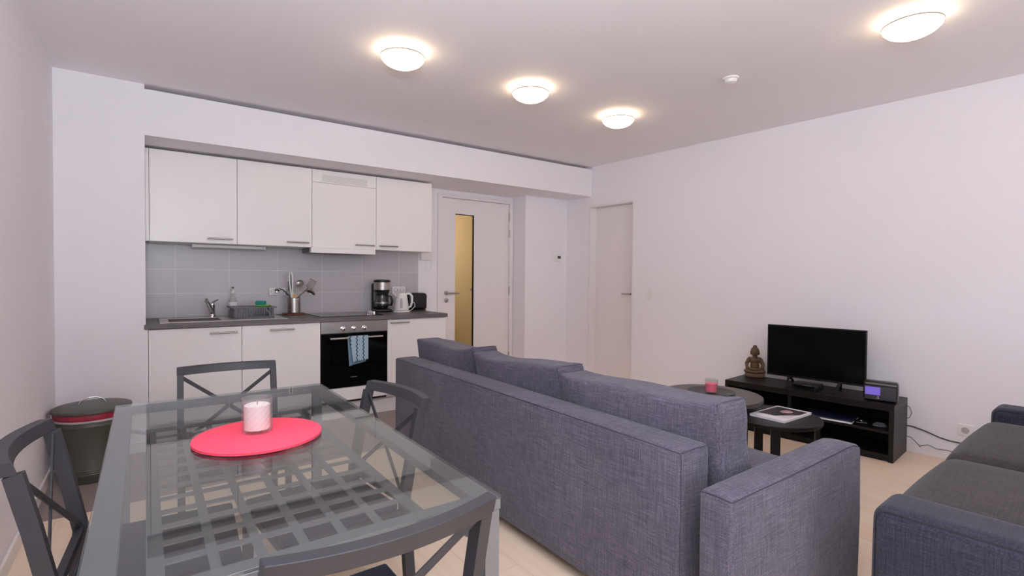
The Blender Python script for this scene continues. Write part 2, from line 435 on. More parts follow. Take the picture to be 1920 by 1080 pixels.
h = MB().tube([(2.782,YB,1.085),(2.782,YB-.05,1.085)], .011, 12).tube([(2.782,YB-.05,1.085),(2.92,YB-.052,1.085)], .010, 12).lathe([(0,0),(.026,0),(.026,.008),(0,.008)], n=24, M=Matrix.Translation((2.782,YB,1.085)) @ Matrix.Rotation(PI/2,4,'X'))
wpart('door_handle', h, M['steel'], leaf)
k = MB().lathe([(0,0),(.026,0),(.026,.008),(.010,.009),(.010,.018),(0,.018)], n=24, M=Matrix.Translation((2.785,YB,1.003)) @ Matrix.Rotation(PI/2,4,'X')); wpart('keyhole_rosette', k, M['steel'], leaf)
wpart('lock_plate', MB().box((L0-.004,YB-.002,.95),(L0+.003,YB+.02,1.2)), M['dark'], leaf)
wpart('pane_stud', MB().lathe([(0,0),(.012,0),(.012,.008),(0,.008)], n=16, M=Matrix.Translation((3.125,YB+.02,1.122)) @ Matrix.Rotation(PI/2,4,'X')), M['greyplastic'], leaf)
for z in (2.01, 1.81, 1.105, .3): wpart('hinge', MB().cyl((L1+.004,YB-.012,0), .009, z-.05, z+.05, 12), M['steel'], leaf)

# door_2: plain door set back in the TV-side wall
d = thing('door_2', '', '', (wx(4.18)+.1, 4.18, 0)); del d['label'], d['category']; d['kind'] = 'structure'
f = MB(); f.prism(quad(D2B-.03,D2B,-.0,.20),0,D2H); f.prism(quad(D2A,D2A+.02,.0,.20),0,D2H); f.prism(quad(D2A+.02,D2B-.03,.0,.20),D2H-.025,D2H)
wpart('door_frame', f, M['doorwhite'], d, bevel=.003)
lf = MB(); lf.prism(quad(D2A+.022,D2B-.032,.10,.14),.035,D2H-.028); leaf = wpart('door_leaf', lf, M['doorwhite'], d, bevel=.002)
lx = wx(3.95)+.10
h = MB().tube([(lx,3.93,1.09),(lx-.05,3.93,1.09)], .010, 12).tube([(lx-.05,3.92,1.09),(lx-.045,4.05,1.09)], .010, 12); wpart('door_handle', h, M['steel'], leaf)
wpart('threshold', (lambda q: (q.prism(quad(D2A+.02,D2B-.03,.02,.2),0,.004), q)[1])(MB()), M['floor'], d)

# ------------------------------------------------------------------ kitchen
struct('wall_backsplash', MB().box((0,YB-.012,.9),(2.428,YB,1.53)), M['splash'])
def bar_handle(x0, x1, y, z):
    m = MB().tube([(x0,y-.028,z),(x1,y-.028,z)], .0065, 10)
    for x in (x0+.012, x1-.012): m.tube([(x,y,z),(x,y-.028,z)], .005, 8)
    return m
ZU0, ZU1, YU = 1.527, 2.2368, 4.805
ul = ['white wall cabinet with one door, above the sink basin', 'white wall cabinet between the sink cabinet and the extractor unit',
      'white wall cabinet with a slotted vent panel, housing the extractor hood', 'white wall cabinet at the end of the row, beside the glazed door']
hx = [(.406,.59), (1.008,1.192), (1.615,1.80), (1.85,2.04)]
for i in range(4):
    x0 = .0243+.6*i; x1 = x0+.6
    t = thing('wall_cabinet', ul[i], 'cabinet', ((x0+x1)/2, YU, ZU0), group='white wall cabinets over the worktop')
    c = MB().box((x0+.001,YU+.019,ZU0),(x1-.001,YB-.012,ZU1)); wpart('carcass', c, M['white'], t, bevel=.001)
    zt = 2.12 if i == 2 else ZU1-.001
    dr = wpart('door', MB().box((x0+.0018,YU,ZU0+.001),(x1-.0018,YU+.0185,zt)), M['white'], t, bevel=.0015)
    wpart('handle', bar_handle(hx[i][0],hx[i][1],YU,1.566), M['steel'], dr)
    if i == 2:
        v = MB().box((x0+.0018,YU,2.122),(x1-.0018,YU+.0185,ZU1-.001)); vp = wpart('vent_panel', v, M['white'], t, bevel=.001)
        g = MB()
        for r_ in range(6): g.box((x0+.09,YU-.0006,2.134+r_*.0105),(x0+.51,YU+.0,2.1375+r_*.0105))
        wpart('vent_slots', g, M['palegrey'], vp)
    if i == 0: wpart('filler_strip', MB().box((.001,YU+.004,ZU0),(x0-.001,YU+.03,ZU1)), M['white'], t)
t = thing('extractor_hood', 'slim extractor hood with white pull-out lip under the vented cabinet', 'extractor hood', (1.51,4.9,1.476))
wpart('hood_body', MB().box((1.215,4.83,1.482),(1.80,5.12,1.527)), M['greyplastic'], t, bevel=.002)
wpart('pull_out_lip', MB().box((1.209,4.772,1.478),(1.806,4.83,1.5255)), M['white'], t, bevel=.003)
t = thing('under_cabinet_light', 'long slim light fitting under the wall cabinets above the drainer', 'lamp', (.59,5.0,1.5))
wpart('mount_strip', MB().box((.36,4.98,1.5262),(.82,5.02,1.527)), M['plastic'], t)
wpart('housing', MB().soft((.32,4.96,1.497),(.862,5.04,1.526), .01), M['plastic'], t)
for x in (.318,.858): wpart('end_cap', MB().soft((x-.006,4.957,1.494),(x+.012,5.043,1.527), .006, n=2), M['plastic'], t)

# base units
YC = 4.487; ZD0, ZD1 = .171, .868
bl = ['white base cabinet under the sink basin', 'white base cabinet between the sink cabinet and the oven', None, 'white base cabinet at the end of the worktop, beside the oven']
bx = [(.0139,.6139), (.6139,1.2139), (1.2139,1.8139), (1.8139,2.425)]
bh = [(.394,.582,.827), (.812,.999,.829), None, (1.835,2.022,.84)]
for i in (0, 1, 3):
    x0, x1 = bx[i]
    t = thing('base_cabinet', bl[i], 'cabinet', ((x0+x1)/2, YC, 0), group='white base cabinets')
    if i == 0:      # open box: the basin hangs inside it
        c = MB().box((x0+.001,YC+.02,.15),(x0+.018,YB-.013,.872)).box((x1-.018,YC+.02,.15),(x1-.001,YB-.013,.872)).box((x0+.018,YC+.02,.15),(x1-.018,YB-.013,.168)).box((x0+.018,YB-.023,.168),(x1-.018,YB-.013,.872))
    else: c = MB().box((x0+.001,YC+.02,.15),(x1-.001,YB-.013,.872))
    wpart('carcass', c, M['white'], t, bevel=.001)
    dr = wpart('door', MB().box((x0+.0018,YC,ZD0),(x1-.0018,YC+.0185,ZD1)), M['white'], t, bevel=.0015)
    wpart('handle', bar_handle(*bh[i][:2],YC,bh[i][2]), M['steel'], dr)
    if i == 0: wpart('filler_strip', MB().box((-.0005,YC+.004,.15),(x0-.001,YC+.03,.872)), M['white'], t)
x0, x1 = bx[2]
t = thing('oven', 'built-in oven with steel control panel and black glass door', 'oven', ((x0+x1)/2, YC, .15))
wpart('housing', MB().box((x0+.001,YC+.022,.15),(x1-.001,YB-.013,.872)), M['black'], t)
wpart('lower_panel', MB().box((x0+.0018,YC,.171),(x1-.0018,YC+.0185,.284)), M['white'], t, 'white panel below the oven door', bevel=.0015)
cp = wpart('control_panel', MB().box((x0+.003,YC-.002,.768),(x1-.003,YC+.02,.87)), M['steel'], t, bevel=.002)
for x in (1.405, 1.50, 1.595):
    k = MB().lathe([(0,0),(.022,0),(.022,.006),(.017,.008),(.015,.026),(.012,.028),(0,.028)], n=24, M=Matrix.Translation((x,YC-.002,.806)) @ Matrix.Rotation(PI/2,4,'X'))
    wpart('knob', k, M['chrome'], cp)
od = wpart('oven_door', MB().box((x0+.003,YC-.004,.288),(x1-.003,YC+.02,.764)), M['blackglass'], t, bevel=.002)
hm = MB().tube([(1.282,YC-.045,.726),(1.752,YC-.045,.726)], .009, 12)
for x in (1.30, 1.734): hm.tube([(x,YC-.004,.726),(x,YC-.045,.726)], .007, 8)
wpart('handle', hm, M['chrome'], od)
wpart('logo', MB().box((1.472,YC-.0048,.371),(1.53,YC-.0038,.377)), M['steel'], od)
o = single('plinth', MB().box((0.0,4.56,0),(2.42,4.578,.149)), M['white'], 'long white kick board along the floor under the base cabinets', 'plinth', (1.2,4.57,0), world=True, bevel=.001)

# worktop around the basin hole and hob plate
HX0, HX1, HY0, HY1 = .13, .50, 4.57, 4.95
b = MB(); WY0 = 4.466; WY1 = YB-.0125
b.box((-.010,WY0,.8735),(HX0,WY1,.9085)).box((HX1,WY0,.8735),(2.432,WY1,.9085)).box((HX0,WY0,.8735),(HX1,HY0,.9085)).box((HX0,HY1,.8735),(HX1,WY1,.9085))
single('worktop', b, M['worktop'], 'long grey wood-effect kitchen worktop over the base cabinets', 'worktop', (1.2,4.8,.8735), world=True, bevel=.0015)
t = thing('kitchen_sink', 'stainless steel inset sink with drainer in the worktop', 'sink', (.5,4.75,.9085))
rm = MB(); rz0, rz1 = .9087, .9125
rm.box((.085,4.53,rz0),(HX0+.012,5.02,rz1)).box((HX1-.012,4.53,rz0),(.965,5.02,rz1)).box((HX0+.012,4.53,rz0),(HX1-.012,HY0+.012,rz1)).box((HX0+.012,HY1-.012,rz0),(HX1-.012,5.02,rz1))
wpart('rim', rm, M['sinksteel'], t, bevel=.0015)
bw = MB(); i0, i1, j0, j1, zb = HX0+.006, HX1-.006, HY0+.006, HY1-.006, .76
vs = [(i0,j0,.909),(i1,j0,.909),(i1,j1,.909),(i0,j1,.909),(i0+.02,j0+.02,zb),(i1-.02,j0+.02,zb),(i1-.02,j1-.02,zb),(i0+.02,j1-.02,zb)]
bw.add(vs, [(4,5,6,7),(0,1,5,4),(1,2,6,5),(2,3,7,6),(3,0,4,7)]); bo = wpart('basin', bw, M['sinksteel'], t)
sd = bo.modifiers.new('thick','SOLIDIFY'); sd.thickness = .002
rid = MB()
for k in range(9): rid.box((.56+.04*k,4.6,rz1),(.568+.04*k,4.95,rz1+.002))
wpart('drainer_ridges', rid, M['steel'], t)
t = thing('faucet', 'chrome mixer tap with raised spout behind the sink basin', 'faucet', (.455,4.965,.9125))
wpart('tap_body', MB().lathe([(0,0),(.027,0),(.027,.012),(.021,.02),(.021,.085),(.023,.09),(.021,.115),(0,.12)], (.455,4.965,.9125), 24), M['chrome'], t)
sp = MB().tube([(.455,4.96,.95),(.44,4.90,.985),(.415,4.815,1.035),(.398,4.755,1.068),(.395,4.742,1.055)], [.017,.016,.014,.0135,.0135], 14); wpart('spout', sp, M['chrome'], t)
wpart('lever', MB().tube([(.455,4.965,1.03),(.475,4.95,1.05),(.495,4.93,1.062)], [.012,.008,.006], 10), M['chrome'], t)

# hob
t = thing('hob', 'black glass cooktop set into the worktop above the oven', 'hob', (1.51,4.8,.9087))
wpart('hob_glass', MB().box((1.235,4.55,.9087),(1.80,5.06,.9135)), M['hob'], t, bevel=.0015)
for x, y, r_ in ((1.36,4.68,.075),(1.36,4.93,.095),(1.60,4.68,.095),(1.60,4.93,.075)):
    wpart('cooking_zone', MB().lathe([(r_-.004,0),(r_,0),(r_,.0003),(r_-.004,.0003)], (x,y,.9136), 40), M['greyplastic'], t)
for y in (4.80, 4.75, 4.70, 4.65):
    wpart('knob', MB().lathe([(0,0),(.017,0),(.017,.005),(.014,.007),(.013,.026),(0,.027)], (1.745,y,.9135), 20), M['chrome'], t)

# wall fittings by the worktop
def socket(name, label, x0, x1, z0, z1, y):
    t = thing(name, label, 'power socket', ((x0+x1)/2, y, z0), group='double power sockets on the tiles')
    wpart('face_plate', MB().soft((x0,y-.011,z0),(x1,y,z1), .004, n=2), M['plastic'], t)
    for k in (0,1):
        xc = x0+(x1-x0)*(.27+.46*k); zc = (z0+z1)/2
        wpart('socket_ring', MB().lathe([(.020,0),(.022,0),(.022,.003),(.020,.003),(.020,0)], n=24, M=Matrix.Translation((xc,y-.0108,zc)) @ Matrix.Rotation(PI/2,4,'X')), M['greyplastic'], t)
socket('power_socket', 'white double socket on the grey tiles behind the dish rack end', .926, 1.069, 1.087, 1.153, YB-.012)
socket('power_socket', 'white double socket on the grey tiles above the kettle', 2.125, 2.273, 1.09, 1.164, YB-.012)
t = thing('junction_box', 'small white box with a hanging cable loop, under the last wall cabinet', 'wall box', (2.54,YB,1.45))
wpart('box_body', MB().soft((2.452,YB-.03,1.452),(2.60,YB,1.545), .005, n=2), M['plastic'], t)
wpart('box_lid', MB().soft((2.458,YB-.034,1.458),(2.565,YB-.028,1.539), .002, n=2), M['plastic'], t)
wpart('cable_loop', MB().tube([(2.555+.035*math.cos(a),YB-.008,1.40+.065*math.sin(a)) for a in [R(120+k*15) for k in range(20)]], .003, 6), M['plastic'], t)

# dish rack and what is on it
t = thing('dish_rack', 'low grey plastic dish drainer standing on the sink drainer', 'dish rack', (.735,4.83,.9145))
def rack():
    X0, X1, YA, YE, z0, z1 = .59, .885, 4.70, 4.99, .9147, .995
    s = MB()
    for k in range(15):
        x = X0+.012+k*(X1-X0-.024)/14
        s.bar((x,YE,z0+.006),(x,YE,z1),.012,.004,(0,1,0))
        u = abs(k-8.5)
        if u > 4: s.bar((x,YA,z0+.006),(x,YA-.008,z1),.014,.004,(0,1,0))
    for k in range(12):
        y = YA+.012+k*(YE-YA-.024)/11
        for x in (X0, X1): s.bar((x,y,z0+.006),(x,y,z1),.004,.014,(0,1,0))
    wpart('side_slats', s, M['greyplastic'], t)
    fl = MB()
    for k in range(9): fl.box((X0,YA+.01+k*.033,z0),(X1,YA+.018+k*.033,z0+.006))
    fl.box((X0,YA,z0),(X0+.01,YE,z0+.008)).box((X1-.01,YA,z0),(X1,YE,z0+.008))
    wpart('rack_floor', fl, M['greyplastic'], t)
    rim = MB().box((X0-.022,YA-.022,z1),(X1+.022,YA+.004,z1+.008)).box((X0-.022,YE-.004,z1),(X1+.022,YE+.02,z1+.008)).box((X0-.022,YA+.004,z1),(X0+.006,YE-.004,z1+.008)).box((X1-.006,YA+.004,z1),(X1+.022,YE-.004,z1+.008))
    wpart('rim', rim, M['greyplastic'], t, bevel=.002)
    arch = MB(); n = 12
    for k in range(n):
        a0, a1 = PI*k/n, PI*(k+1)/n; cx = X0+.195; r_ = .075
        arch.bar((cx+r_*math.cos(a0),YA-.004,z0+.003+r_*math.sin(a0)),(cx+r_*math.cos(a1),YA-.004,z0+.003+r_*math.sin(a1)),.01,.006,(0,1,0))
    wpart('arch_opening', arch, M['greyplastic'], t)
rack()
t = thing('sponge', 'teal sponge with green scourer lying on the dish rack', 'sponge', (.83,4.87,1.0031), R(-20))
part('scourer', MB().soft((-.055,-.035,0),(.055,.035,.010), .004, n=3), M['green'], t, 'green scouring layer')
part('foam', MB().soft((-.055,-.034,.0102),(.022,.034,.044), .008, n=3), M['teal'], t)
t = thing('soap_bottle', 'clear dish soap bottle with white label and dark cap beside the tap', 'bottle', (.622,5.06,.9087))
part('bottle_body', MB().lathe([(0,0),(.032,0),(.036,.01),(.036,.12),(.028,.155),(.014,.18),(.013,.20),(0,.20)], n=28, sy=.7), thin_glass('soap_plastic', (.93,.95,.93,1), .1, .05, .35), t)
part('bottle_label', MB().lathe([(.0365,.055),(.0365,.125)], n=28, sy=.71), M['label'], t)
part('cap', MB().lathe([(0,.2),(.015,.2),(.015,.225),(.008,.23),(.007,.245),(0,.245)], n=20), [M['plastic']], t)
part('nozzle', MB().lathe([(0,.2451),(.0085,.2451),(.0085,.256),(0,.258)], n=16), M['black'], t)

# utensil pot
px, py, pz = 1.11, 4.985, .9087
o = single('trivet', MB().lathe([(0,0),(.095,0),(.099,.004),(.099,.012),(.094,.015),(0,.015)], n=40), M['trivet'], 'round brown cork trivet under the steel utensil pot', 'trivet', (px,py,pz))
pz += .0152
t = thing('utensil_pot', 'ribbed stainless steel pot full of kitchen utensils', 'utensil holder', (px,py,pz))
prof = [(0,0),(.055,0),(.057,.003)]
for k in range(9): prof += [(.0585,.012+k*.014),(.056,.019+k*.014)]
prof += [(.058,.145),(.055,.145),(.053,.006),(0,.006)]
part('pot_wall', MB().lathe(prof, n=40), M['steel'], t)
lat = Vector((.8115,-.5843,0)); dep = Vector((.5843,.8115,0))
def ut(l, d, z): return Vector((px,py,pz))+lat*l+dep*d+Vector((0,0,z))
FX = Matrix(((lat.x,dep.x,0,0),(lat.y,dep.y,0,0),(0,0,1,0),(0,0,0,1)))
def utensil(name, label, foot, mat=None): return thing(name, label, name.replace('_',' '), foot, group='utensils in the steel pot')
base = ut(.0,-.02,.01)
t = utensil('tongs', 'tall white and grey tongs standing in the steel pot', base)
def tong_line(off, d):
    return [ut(-.006+off*.3,d,.012), ut(-.008+off*.5,d,.17), ut(-.016+off*1.2,d,.27), ut(-.018+off*1.1,d,.345), ut(-.018+off*.5,d,.378)]
for off in (-.011,.011):
    m = MB(); m.tube(tong_line(off,-.022), [.005,.0065,.0065,.0065,.005], 8); wpart('arm', m, M['plastic'], t)
m = MB(); A_, B_ = tong_line(-.011,-.020), tong_line(.011,-.020)
for k in range(1,4):
    a_, b_, c_, d_ = A_[k], B_[k], B_[k+1], A_[k+1]; e_ = dep*.004
    m.add([a_,b_,c_,d_,a_+e_,b_+e_,c_+e_,d_+e_], [(0,1,2,3),(7,6,5,4),(0,4,5,1),(1,5,6,2),(2,6,7,3),(3,7,4,0)])
wpart('inner_plate', m, M['greyplastic'], t, 'grey inner plate')
t = utensil('plastic_spatula', 'white plastic handle standing beside the tongs in the pot', ut(-.02,.0,.01))
wpart('shaft', MB().tube([ut(-.018,-.0005,.012),ut(-.028,.001,.20),ut(-.038,.001,.30)], [.006,.009,.010], 10), M['plastic'], t)
wpart('grip', MB().soft((-.009,-.006,0),(.009,.006,.09), .006, n=2, M=Matrix.Translation(ut(-.047,.002,.205)) @ FX), M['greyplastic'], t)
def spoon(name, label, pts, head, rr, tilt, mat, hm=None):
    t = utensil(name, label, pts[0])
    wpart('shaft', MB().tube(pts, .0045, 8), hm or mat, t)
    Mh = Matrix.Translation(head) @ FX @ Matrix.Rotation(tilt[0],4,'Y') @ Matrix.Rotation(tilt[1],4,'X')
    prof = [(rr*math.sin(PI/2*k/8), -rr*.55*math.cos(PI/2*k/8)) for k in range(9)]+[(rr*.93*math.sin(PI/2*k/8), -rr*.48*math.cos(PI/2*k/8)) for k in range(8,-1,-1)]
    wpart('bowl', MB().lathe(prof, n=24, M=Mh), mat, t)
spoon('serving_spoon', 'steel serving spoon with round bowl up, in the utensil pot', [ut(.004,-.006,.012), ut(.050,-.006,.245)], ut(.056,-.006,.272), .038, (0,R(65)), M['steel'])
spoon('ladle', 'steel soup ladle leaning out towards the oven side of the pot', [ut(-.035,.025,.012), ut(.036,.024,.15), ut(.10,.024,.215), ut(.128,.022,.215)], ut(.150,.02,.188), .042, (R(20),R(150)), M['steel'])
spoon('skimmer', 'small steel ladle with black handle leaning over the socket', [ut(.036,.014,.012), ut(-.040,.014,.15), ut(-.11,.02,.215), ut(-.15,.022,.225)], ut(-.162,.022,.205), .026, (R(-30),R(120)), M['chrome'], M['black'])
t = utensil('slotted_turner', 'steel slotted turner leaning out of the pot', ut(-.01,.03,.012))
wpart('shaft', MB().tube([ut(-.03,.036,.012),ut(.028,.036,.15),ut(.118,.040,.235)], .0045, 8), M['steel'], t)
m = MB(); Mt = Matrix.Translation(ut(.145,.042,.268)) @ FX @ Matrix.Rotation(R(30),4,'Y')
for k in range(5): m.box((-.032+k*.0145,-.001,-.040),(-.024+k*.0145,.001,.040), Mt)
m.box((-.032,-.001,.036),(.034,.001,.045), Mt).box((-.032,-.001,-.045),(.034,.001,-.036), Mt)
wpart('blade', m, M['steel'], t)
t = utensil('wooden_spoon', 'short wooden spatula end showing at the pot rim', ut(.02,-.03,.012))
wpart('shaft', MB().tube([ut(.018,-.028,.012),ut(.022,-.03,.14)], .005, 8), M['woodspoon'], t)
wpart('blade', MB().soft((-.018,-.004,0),(.018,.004,.045), .004, n=2, M=Matrix.Translation(ut(.022,-.03,.135)) @ FX), M['woodspoon'], t)
t = utensil('whisk', 'small dark wire whisk at the edge of the utensil pot', ut(-.035,.01,.012))
wpart('shaft', MB().tube([ut(-.034,-.018,.012),ut(-.042,-.024,.165)], .004, 8), M['steel'], t)
m = MB()
for k in range(4):
    a = PI*k/4
    m.tube([ut(-.0425,-.026,.163)+(lat*math.cos(a)+dep*math.sin(a))*(.020*math.sin(u))+Vector((0,0,.024*(1-math.cos(u)))) for u in [2*PI*j/16 for j in range(17)]], .0012, 5)
wpart('wires', m, M['greyplastic'], t)

# coffee maker
t = thing('coffee_maker', 'black filter coffee machine with steel band and glass jug', 'coffee maker', (1.965,5.03,.9087), R(-8))
part('base', MB().soft((-.085,-.125,0),(.085,.09,.032), .015, n=3), M['black'], t)
part('column', MB().soft((-.085,.02,.0321),(.085,.09,.29), .02, n=3), M['black'], t)
part('brew_head', MB().lathe([(0,.195),(.07,.195),(.075,.215),(.078,.225),(0,.225)], (0,-.035,0), 40), M['black'], t)
part('steel_band', MB().lathe([(.0,.2252),(.080,.2252),(.081,.30),(.0,.30)], (0,-.035,0), 40), M['steel'], t, 'brushed steel band')
part('lid', MB().lathe([(0,.3002),(.084,.3002),(.086,.308),(.084,.322),(.06,.328),(0,.33)], (0,-.035,0), 40), M['black'], t)
j = part('jug', MB().lathe([(0,.034),(.052,.034),(.066,.06),(.068,.09),(.060,.125),(.046,.155),(.048,.165),(.045,.165),(.043,.155),(.057,.125),(.065,.09),(.063,.06),(.05,.037),(0,.037)], (0,-.045,0), 36), M['clear'], t)
part('jug_lid', MB().lathe([(0,.1655),(.05,.1655),(.05,.178),(.03,.184),(0,.184)], (0,-.045,0), 32), M['black'], j)
part('jug_band', MB().lathe([(.0675,.088),(.0695,.088),(.0695,.098),(.067,.098)], (0,-.045,0), 36), M['steel'], j)
part('jug_handle', MB().tube([(.045,-.055,.168),(.085,-.062,.155),(.097,-.066,.11),(.088,-.062,.068),(.066,-.056,.07)], [.009,.012,.013,.012,.008], 10), M['black'], j)
part('coffee', MB().lathe([(0,.0375),(.049,.0375),(.061,.058),(.062,.066),(0,.066)], (0,-.045,0), 32), M['black'], j)

# kettle
t = thing('kettle', 'white electric kettle with grey water gauge', 'kettle', (2.115,4.86,.9087), R(-24))
part('power_base', MB().lathe([(0,0),(.08,0),(.082,.006),(.078,.016),(0,.018)], n=36), M['plastic'], t)
part('kettle_body', MB().lathe([(0,.019),(.072,.019),(.074,.03),(.066,.10),(.056,.165),(.054,.185),(.048,.192),(0,.197)], n=40), M['plastic'], t)
part('spout', MB().add([(-.05,-.022,.15),(-.05,.022,.15),(-.048,.026,.188),(-.048,-.026,.188),(-.092,-.004,.19),(-.092,.004,.19)], [(0,1,5,4),(1,2,5),(0,4,3),(3,4,5,2),(0,3,2,1)]), M['plastic'], t)
part('handle', MB().tube([(.045,0,.188),(.085,0,.186),(.104,0,.16),(.104,0,.10),(.09,0,.055),(.066,0,.045)], [.011,.012,.012,.011,.010,.009], 12), M['plastic'], t)
part('water_gauge', MB().soft((-.014,-.074,.045),(.014,-.052,.145), .010, n=3, fn=lambda q, s: (q.x*(1-.35*max(0,s.z)), q.y+.008*(s.z), q.z)), M['palegrey'], t, 'grey water gauge')
part('power_cord', MB().tube([(.08,.02,.008),(.10,.03,.02),(.135,.03,.055),(.13,.04,.09),(.11,.05,.10)], .0035, 6), M['plastic'], t)
# toaster
t = thing('toaster', 'black two slot toaster behind the kettle handle', 'toaster', (2.352,5.052,.9087), R(1))
part('toaster_shell', MB().soft((-.112,-.075,.008),(.112,.075,.185), .028, n=4), M['black'], t)
part('foot_rail', MB().box((-.10,-.065,0),(.10,.065,.008)), M['black'], t)
for y in (-.03,.03): part('slot', MB().box((-.09,y-.012,.184),(.09,y+.012,.187)), M['dark'], t)
part('lever', MB().soft((.109,-.018,.135),(.135,.018,.155), .006, n=2), M['black'], t)
part('dial', MB().lathe([(0,0),(.016,0),(.014,.018),(0,.018)], n=20, M=Matrix.Translation((.111,0,.05)) @ Matrix.Rotation(PI/2,4,'Y')), M['black'], t)

# tea towel on the oven handle
t = thing('tea_towel', 'pale blue tea towel with dark zigzag stripes on the oven handle', 'towel', (1.525,4.435,.50))
hy, hz = YC-.045, .726
def sheet(x0, x1, dy, ztop, fb, over=False):
    m = MB(); nx, nz = 14, 18; vs = []; fs = []
    for k in range(nz+1):
        w_ = k/nz
        for i in range(nx+1):
            u = i/nx; zb = fb(u); z = ztop-(ztop-zb)*w_
            vs.append((x0(w_)+(x1(w_)-x0(w_))*u, hy+dy-.004*math.sin(u*9+w_*2)*w_-.006*w_, z))
    for k in range(nz):
        for i in range(nx):
            a = k*(nx+1)+i; fs.append((a,a+nx+1,a+nx+2,a+1))
    return m.add(vs, fs)
fr = sheet(lambda w: 1.444+.030*w, lambda w: 1.612+.0*w, -.014, hz+.012, lambda u: .513+.018*u)
o = wpart('front_fall', fr, M['towel'], t, angle=80); o.modifiers.new('thick','SOLIDIFY').thickness = .004
bk = sheet(lambda w: 1.436+.012*w, lambda w: 1.60, .016, hz+.012, lambda u: .478+.03*u)
o = wpart('back_fall', bk, M['towelback'], t, angle=80); o.modifiers.new('thick','SOLIDIFY').thickness = .004
ov = MB(); n = 8; vs = []; fs = []
for k in range(n+1):
    a = PI*k/n
    for x in (1.444,1.50,1.556,1.612): vs.append((x, hy-.014+.03*(1-math.cos(a))/2, hz+.012+.006*math.sin(a)))
for k in range(n):
    for i in range(3):
        a = k*4+i; fs.append((a,a+1,a+5,a+4))
o = wpart('fold', ov.add(vs, fs), M['towel'], t, angle=80); o.modifiers.new('thick','SOLIDIFY').thickness = .003

# ------------------------------------------------------------------ pedal-less bin
t = thing('trash_can', 'dark olive metal bin with lid and red liner in the corner by the wall', 'bin', (-.274,4.117,0))
prof = [(0,0),(.160,0),(.163,.006)]
for k in range(3): prof += [(.1645+k*.0012,.05+k*.012),(.1675+k*.0012,.055+k*.012),(.1650+k*.0012,.060+k*.012)]
prof += [(.184,.34),(.187,.345),(.187,.352),(.184,.357),(.186,.385),(.183,.385),(.163,.02),(0,.02)]
part('bin_body', MB().lathe(prof, n=72), M['bin'], t)
part('bag_rim', MB().lathe([(.1862,.372),(.189,.375),(.1895,.382),(.1875,.386),(.184,.386)], n=72), M['clearbag'], t, 'pale folded bag edge')
part('liner', MB().lathe([(.182,.38),(.1885,.387),(.1905,.405),(.188,.4215),(.178,.4215)], n=72), M['red'], t, 'red bin liner')
ld = part('lid', MB().lathe([(0,.422),(.193,.422),(.2,.426),(.2015,.434),(.199,.441),(.188,.446),(.10,.455),(0,.458)], n=72), M['bin'], t)
part('handle', MB().tube([(-.062,-.01,.455),(-.062,-.01,.462),(-.05,-.009,.482),(-.02,-.006,.496),(.02,-.003,.496),(.05,.0,.482),(.062,.001,.462),(.062,.001,.455)], .0055, 10), M['chrome'], ld, 'chrome lid handle')

# ------------------------------------------------------------------ dining table and chairs
TX0, TX1, TY0, TY1, TZ = -.100, .695, 1.0, 2.57, .74
t = thing('dining_table', 'grey metal dining table with clear glass top and lattice shelf', 'table', ((TX0+TX1)/2,(TY0+TY1)/2,0))
wpart('glass_top', MB().box((TX0,TY0,TZ-.008),(TX1,TY1,TZ)), M['glasstop'], t, 'clear glass top', bevel=.0015)
fr = MB(); W_ = .055; z0, z1 = TZ-.034, TZ-.0085
fr.box((TX0+.002,TY0+.002,z0),(TX0+W_,TY1-.002,z1)).box((TX1-W_,TY0+.002,z0),(TX1-.002,TY1-.002,z1)).box((TX0+W_,TY0+.002,z0),(TX1-W_,TY0+W_,z1)).box((TX0+W_,TY1-W_,z0),(TX1-W_,TY1-.002,z1))
wpart('top_frame', fr, M['tablemetal'], t, bevel=.002)
for x in (TX0+.004, TX1-.044):
    for y in (TY0+.004, TY1-.044):
        lg = wpart('leg', MB().box((x,y,.006),(x+.04,y+.04,z0)), M['tablemetal'], t, bevel=.002)
        wpart('foot_pad', MB().cyl((x+.02,y+.02,0), .014, 0, .006, 16), M['black'], lg)
sz = .645; sx0, sx1, sy0, sy1 = -.002, .597, 1.17, 2.49
sh = MB().box((sx0,sy0,sz-.006),(sx0+.032,sy1,sz)).box((sx1-.032,sy0,sz-.006),(sx1,sy1,sz)).box((sx0+.032,sy0,sz-.006),(sx1-.032,sy0+.055,sz)).box((sx0+.032,sy1-.04,sz-.006),(sx1-.032,sy1,sz))
shelf = wpart('shelf_frame', sh, M['shelfmetal'], t)
g = MB(); ncx = 6; wi = (sx1-sx0-.064)
for k in range(1,ncx): g.box((sx0+.032+wi*k/ncx-.0105,sy0+.055,sz-.005),(sx0+.032+wi*k/ncx+.0105,sy1-.04,sz-.0005))
nr = 13; hi_ = (sy1-.04)-(sy0+.055)
for k in range(1,nr): g.box((sx0+.032,sy0+.055+hi_*k/nr-.013,sz-.0045),(sx1-.032,sy0+.055+hi_*k/nr+.013,sz-.001))
wpart('shelf_lattice', g, M['shelfmetal'], shelf)
for y, ye in ((sy0+.02, TY0+.024), (sy1-.02, TY1-.024)):
    for xs, xe in ((TX0+.044, sx0+.004), (TX1-.044, sx1-.004)):
        wpart('shelf_bracket', MB().bar((xs,ye,sz-.009),(xe,y,sz-.009),.02,.005), M['tablemetal'], t)

